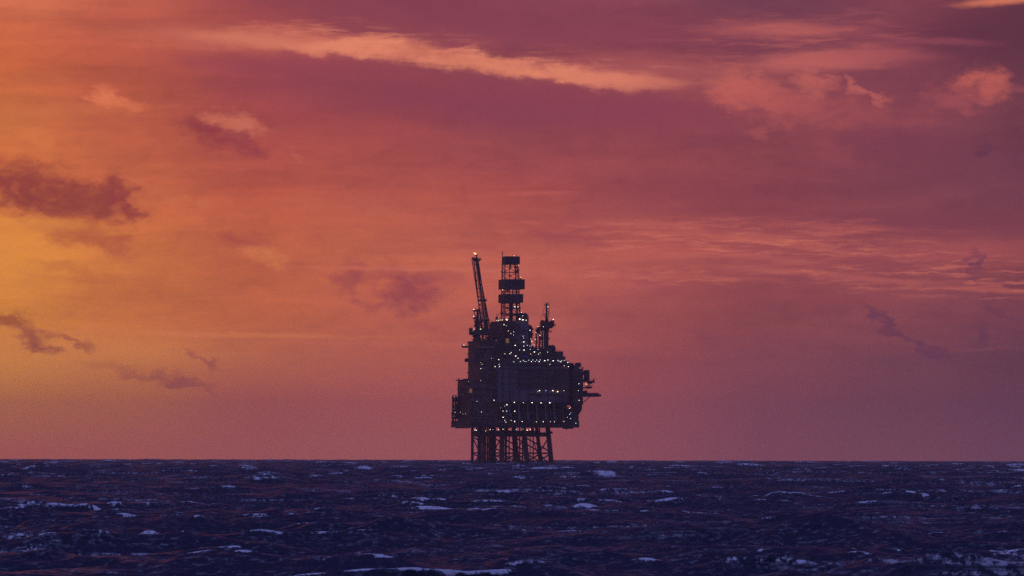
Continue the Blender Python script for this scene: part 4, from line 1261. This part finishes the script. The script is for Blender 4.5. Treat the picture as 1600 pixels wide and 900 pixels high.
lamps = [
 (725, 539.6, 'L', 'w', 1), (757, 528.3, 'M', 'o', -17), (753.5, 533.6, 's', 'g', -17), (775.5, 533, 's', 'o', -17),
 (751.8, 567.8, 's', 'w', -20), (753.8, 570, 's', 'g', -20), (752, 577, 'L', 'w', -20), (751.4, 596, 'L', 'w', -20),
 (732.5, 597.3, 's', 'w', -11), (768.5, 561.2, 'M', 'b', -22), (774.2, 563, 'L', 'w', -22), (779.7, 563, 'M', 'w', -27.4),
 (724.5, 606, 'L', 'w', 6), (746, 628, 's', 'b', -24.8), (772.5, 626.4, 'M', 'w', -29), (711.5, 644.6, 's', 'g', 12), (719.6, 644.2, 's', 'w', 8),
 (724.3, 647, 's', 'g', -2), (727.6, 646.8, 's', 'g', -6), (753, 644.2, 's', 'b', -24.8),
 (802.5, 524.5, 'M', 'w', -17), (798.4, 522.3, 's', 'b', -17), (802.8, 519.4, 's', 'b', -17), (817.4, 526, 'M', 'w', -17), (818.5, 528.6, 'M', 'w', -17),
 (818.5, 535, 'L', 'w', -17), (818.5, 541.4, 'L', 'w', -17), (818.7, 548, 'L', 'w', -17 - 8), (805, 540.6, 'L', 'w', -17), (824, 540.3, 's', 'b', -17),
 (812, 548, 'M', 'b', -25), (829.3, 530.2, 'M', 'w', -14), (831, 533.8, 'M', 'w', -14), (843.5, 524.4, 'L', 'w', -14.5), (837.2, 520.4, 'M', 'w', -14.5),
 (834.6, 539, 'M', 'b', -14.5), (789, 554, 'L', 'o', -27.2), (797, 554, 'L', 'w', -27.2), (799, 552, 's', 'g', -27.2), (806, 557.5, 'L', 'w', -27.2),
 (809.6, 560.6, 'L', 'w', -27.2), (813, 566, 'M', 'w', -30), (828.4, 547, 's', 'b', -26.6), (829, 554.2, 'L', 'o', -26.6), (835, 551, 'L', 'w', -26.6),
 (841.3, 554.2, 'L', 'w', -26.6), (843.6, 552.2, 'M', 'g', -26.6), (840.5, 546.5, 's', 'b', -26.6), (855.5, 551, 's', 'g', -24.5),
 (818, 564.4, 's', 'b', -30), (820.5, 566, 's', 'b', -30), (823, 566, 'M', 'b', -30), (826, 564, 's', 'b', -30), (830.4, 566, 'M', 'w', -30), (832.6, 563.6, 's', 'b', -30),
 (836.2, 566, 'M', 'w', -30), (838.5, 563.6, 's', 'b', -30), (842.4, 566, 'M', 'w', -30), (844, 563.4, 's', 'b', -30), (851, 564.4, 'L', 'w', -30),
 (856, 563.4, 'M', 'w', -30), (864.2, 564.5, 'L', 'w', -30), (871.3, 564, 's', 'b', -30), (873, 565, 's', 'b', -30), (875.8, 566, 'M', 'w', -30), (877.4, 564.3, 's', 'b', -30),
 (881.2, 564, 'M', 'w', -26.5), (883, 565.3, 's', 'b', -26.5), (887, 567, 'M', 'w', -30), (859, 570.2, 's', 'o', -30), (881.5, 572.2, 's', 'o', -30), (888, 573.6, 's', 'w', -30),
 (780.3, 570.6, 'M', 'w', -30), (780.8, 574, 's', 'w', -30), (774, 574.3, 's', 'w', -29), (803, 566.6, 'M', 'b', -30),
 (904.5, 600, 'L', 'w', -27.6), (916, 600, 'L', 'o', -16), (903.6, 610.6, 's', 'b', -27.6), (904.6, 625.6, 'L', 'w', -27.6), (910.3, 593, 's', 'b', -19),
 (840.2, 612.6, 'L', 'o', -30), (843, 611, 'L', 'w', -30), (853, 611, 's', 'b', -30), (863.6, 611, 'L', 'w', -30), (871, 612.4, 'x', 'o', -30), (880.6, 611, 's', 'o', -30),
 (804, 629.6, 'L', 'w', -30), (818, 629.8, 'L', 'w', -30), (831.6, 629.8, 'L', 'w', -30), (845.5, 630, 'L', 'w', -30), (859, 629.8, 'L', 'w', -30),
 (792.5, 633, 'L', 'w', -27.6), (789, 635.5, 'M', 'b', -27.6), (783, 638, 'M', 'g', -27), (786.6, 643, 'L', 'w', -27.2), (792.3, 643, 's', 'b', -27.6), (804.5, 643, 'L', 'w', -28.6),
 (786.6, 652.6, 'L', 'w', -27.2), (789, 657, 's', 'b', -27.2), (791, 660, 's', 'g', -27.2), (799, 657.5, 's', 'o', -28.6), (804.5, 659, 'L', 'w', -28.6), (816.2, 659, 'M', 'w', -28.6),
 (838.4, 659.4, 's', 'g', -28.6), (849, 659.2, 'M', 'w', -28.6), (860, 659.2, 'M', 'w', -28.6), (866.4, 659.3, 's', 'o', -28.6), (881, 658.5, 's', 'o', -28.6),
 (889.5, 638.4, 'M', 'w', -24.4), (891.5, 637, 'M', 'o', -24.4), (891.6, 645.5, 'M', 'b', -24.4), (889.8, 647.6, 's', 'b', -24.4), (886.5, 652, 'M', 'b', -24.4), (891.5, 654, 's', 'b', -24.4), (899.6, 661.6, 's', 'b', -27.2),
 (743, 672, 's', 'w', -14), (745.5, 672.8, 's', 'w', -14), (759.5, 673.6, 'M', 'g', -14), (766.6, 671.6, 'L', 'w', -14), (771, 671.4, 'M', 'w', -14), (779.5, 671.6, 'L', 'w', -14),
 (786.6, 671, 'L', 'w', -14), (796, 671, 'M', 'o', -14), (807, 671.2, 'M', 'b', -14), (818, 670.8, 'M', 'w', -14), (824, 672.2, 'L', 'w', -14), (829, 671, 'M', 'w', -14),
 (776.4, 501.8, 's', 'g', -12), (779, 501.6, 's', 'w', -12), (782.6, 501, 'M', 'g', -15), (784.8, 501, 's', 'w', -15), (791.6, 500.4, 'x', 'w', -15.5), (793.4, 501, 'M', 'o', -15.5),
 (812, 499.4, 'x', 'w', -15.5), (816.8, 500.4, 'x', 'w', -15.8), (822, 501, 'L', 'w', -15.8), (804.5, 480, 'x', 'w', -9), (809.2, 480, 'M', 'w', -9), (814.6, 488.4, 's', 'w', -6),
 (787.6, 508.2, 'L', 'w', -17), (791, 510, 'M', 'g', -17), (817, 494, 's', 'b', -13), (803, 400.2, 's', 'o', -8), (809.6, 415, 's', 'o', -8), (813.5, 433.6, 's', 'o', -8), (785, 453.6, 's', 'o', -8),
 (828, 516.7, 'L', 'b', -14.6), (794.5, 518, 's', 'o', -17), (840.5, 510.6, 's', 'o', -14.5), (828, 541, 's', 'b', -14.6), (836.3, 531, 's', 'b', -14.6),
]
order = {'x': 0, 'L': 1, 'M': 2, 's': 3}
lamps.sort(key=lambda q: order[q[2]])
for q in lamps[:100]: lamp(*q, plat)
mbs = MB()
for (px, py, sz, c_, v) in lamps[100:]:
    wv = .42 if sz == 's' else .6; q = P(px, py, v)
    mbs.lathe(q, (0, -1, 0), [(0, wv * .4), (.12, wv * .5), (.3, wv * .35)], 6)
o = mbs.build('small_lamps', LAMP['b'], plat); o['kind'] = 'stuff'
o.data.materials.append(LAMP['w']); o.data.materials.append(LAMP['o']); o.data.materials.append(LAMP['g'])
per = 8 - 0
fi = 0
nf_each = 2 * 6 + 2
for idx, (px, py, sz, c_, v) in enumerate(lamps[100:]):
    mi = {'b': 0, 'w': 1, 'o': 2, 'g': 3}[c_]
    for f_ in range(idx * nf_each, (idx + 1) * nf_each): o.data.polygons[f_].material_index = mi
for q in ((740.5, 484.4, 'L', 'w', -9.5), (740.5, 495.4, 'L', 'w', -9.5), (751.2, 515.4, 'L', 'g', -13), (741, 515.4, 'M', 'w', -13.6), (739.6, 518.2, 's', 'g', -13.6), (738.4, 523.2, 's', 'w', -9.4)): lamp(*q, cl, o1)
for q in ((856, 479.8, 'L', 'w', -15.2), (864.4, 499.8, 'L', 'w', -18.2), (848.6, 511.2, 'M', 'w', -18.6)): lamp(*q, cr_, o2)
# amber lit doorway in the process module
MB().fbox(734.8, 738.4, 608.5, 614.5, -23.2, -22.02).build('lit_doorway', LAMP['d'], proc)
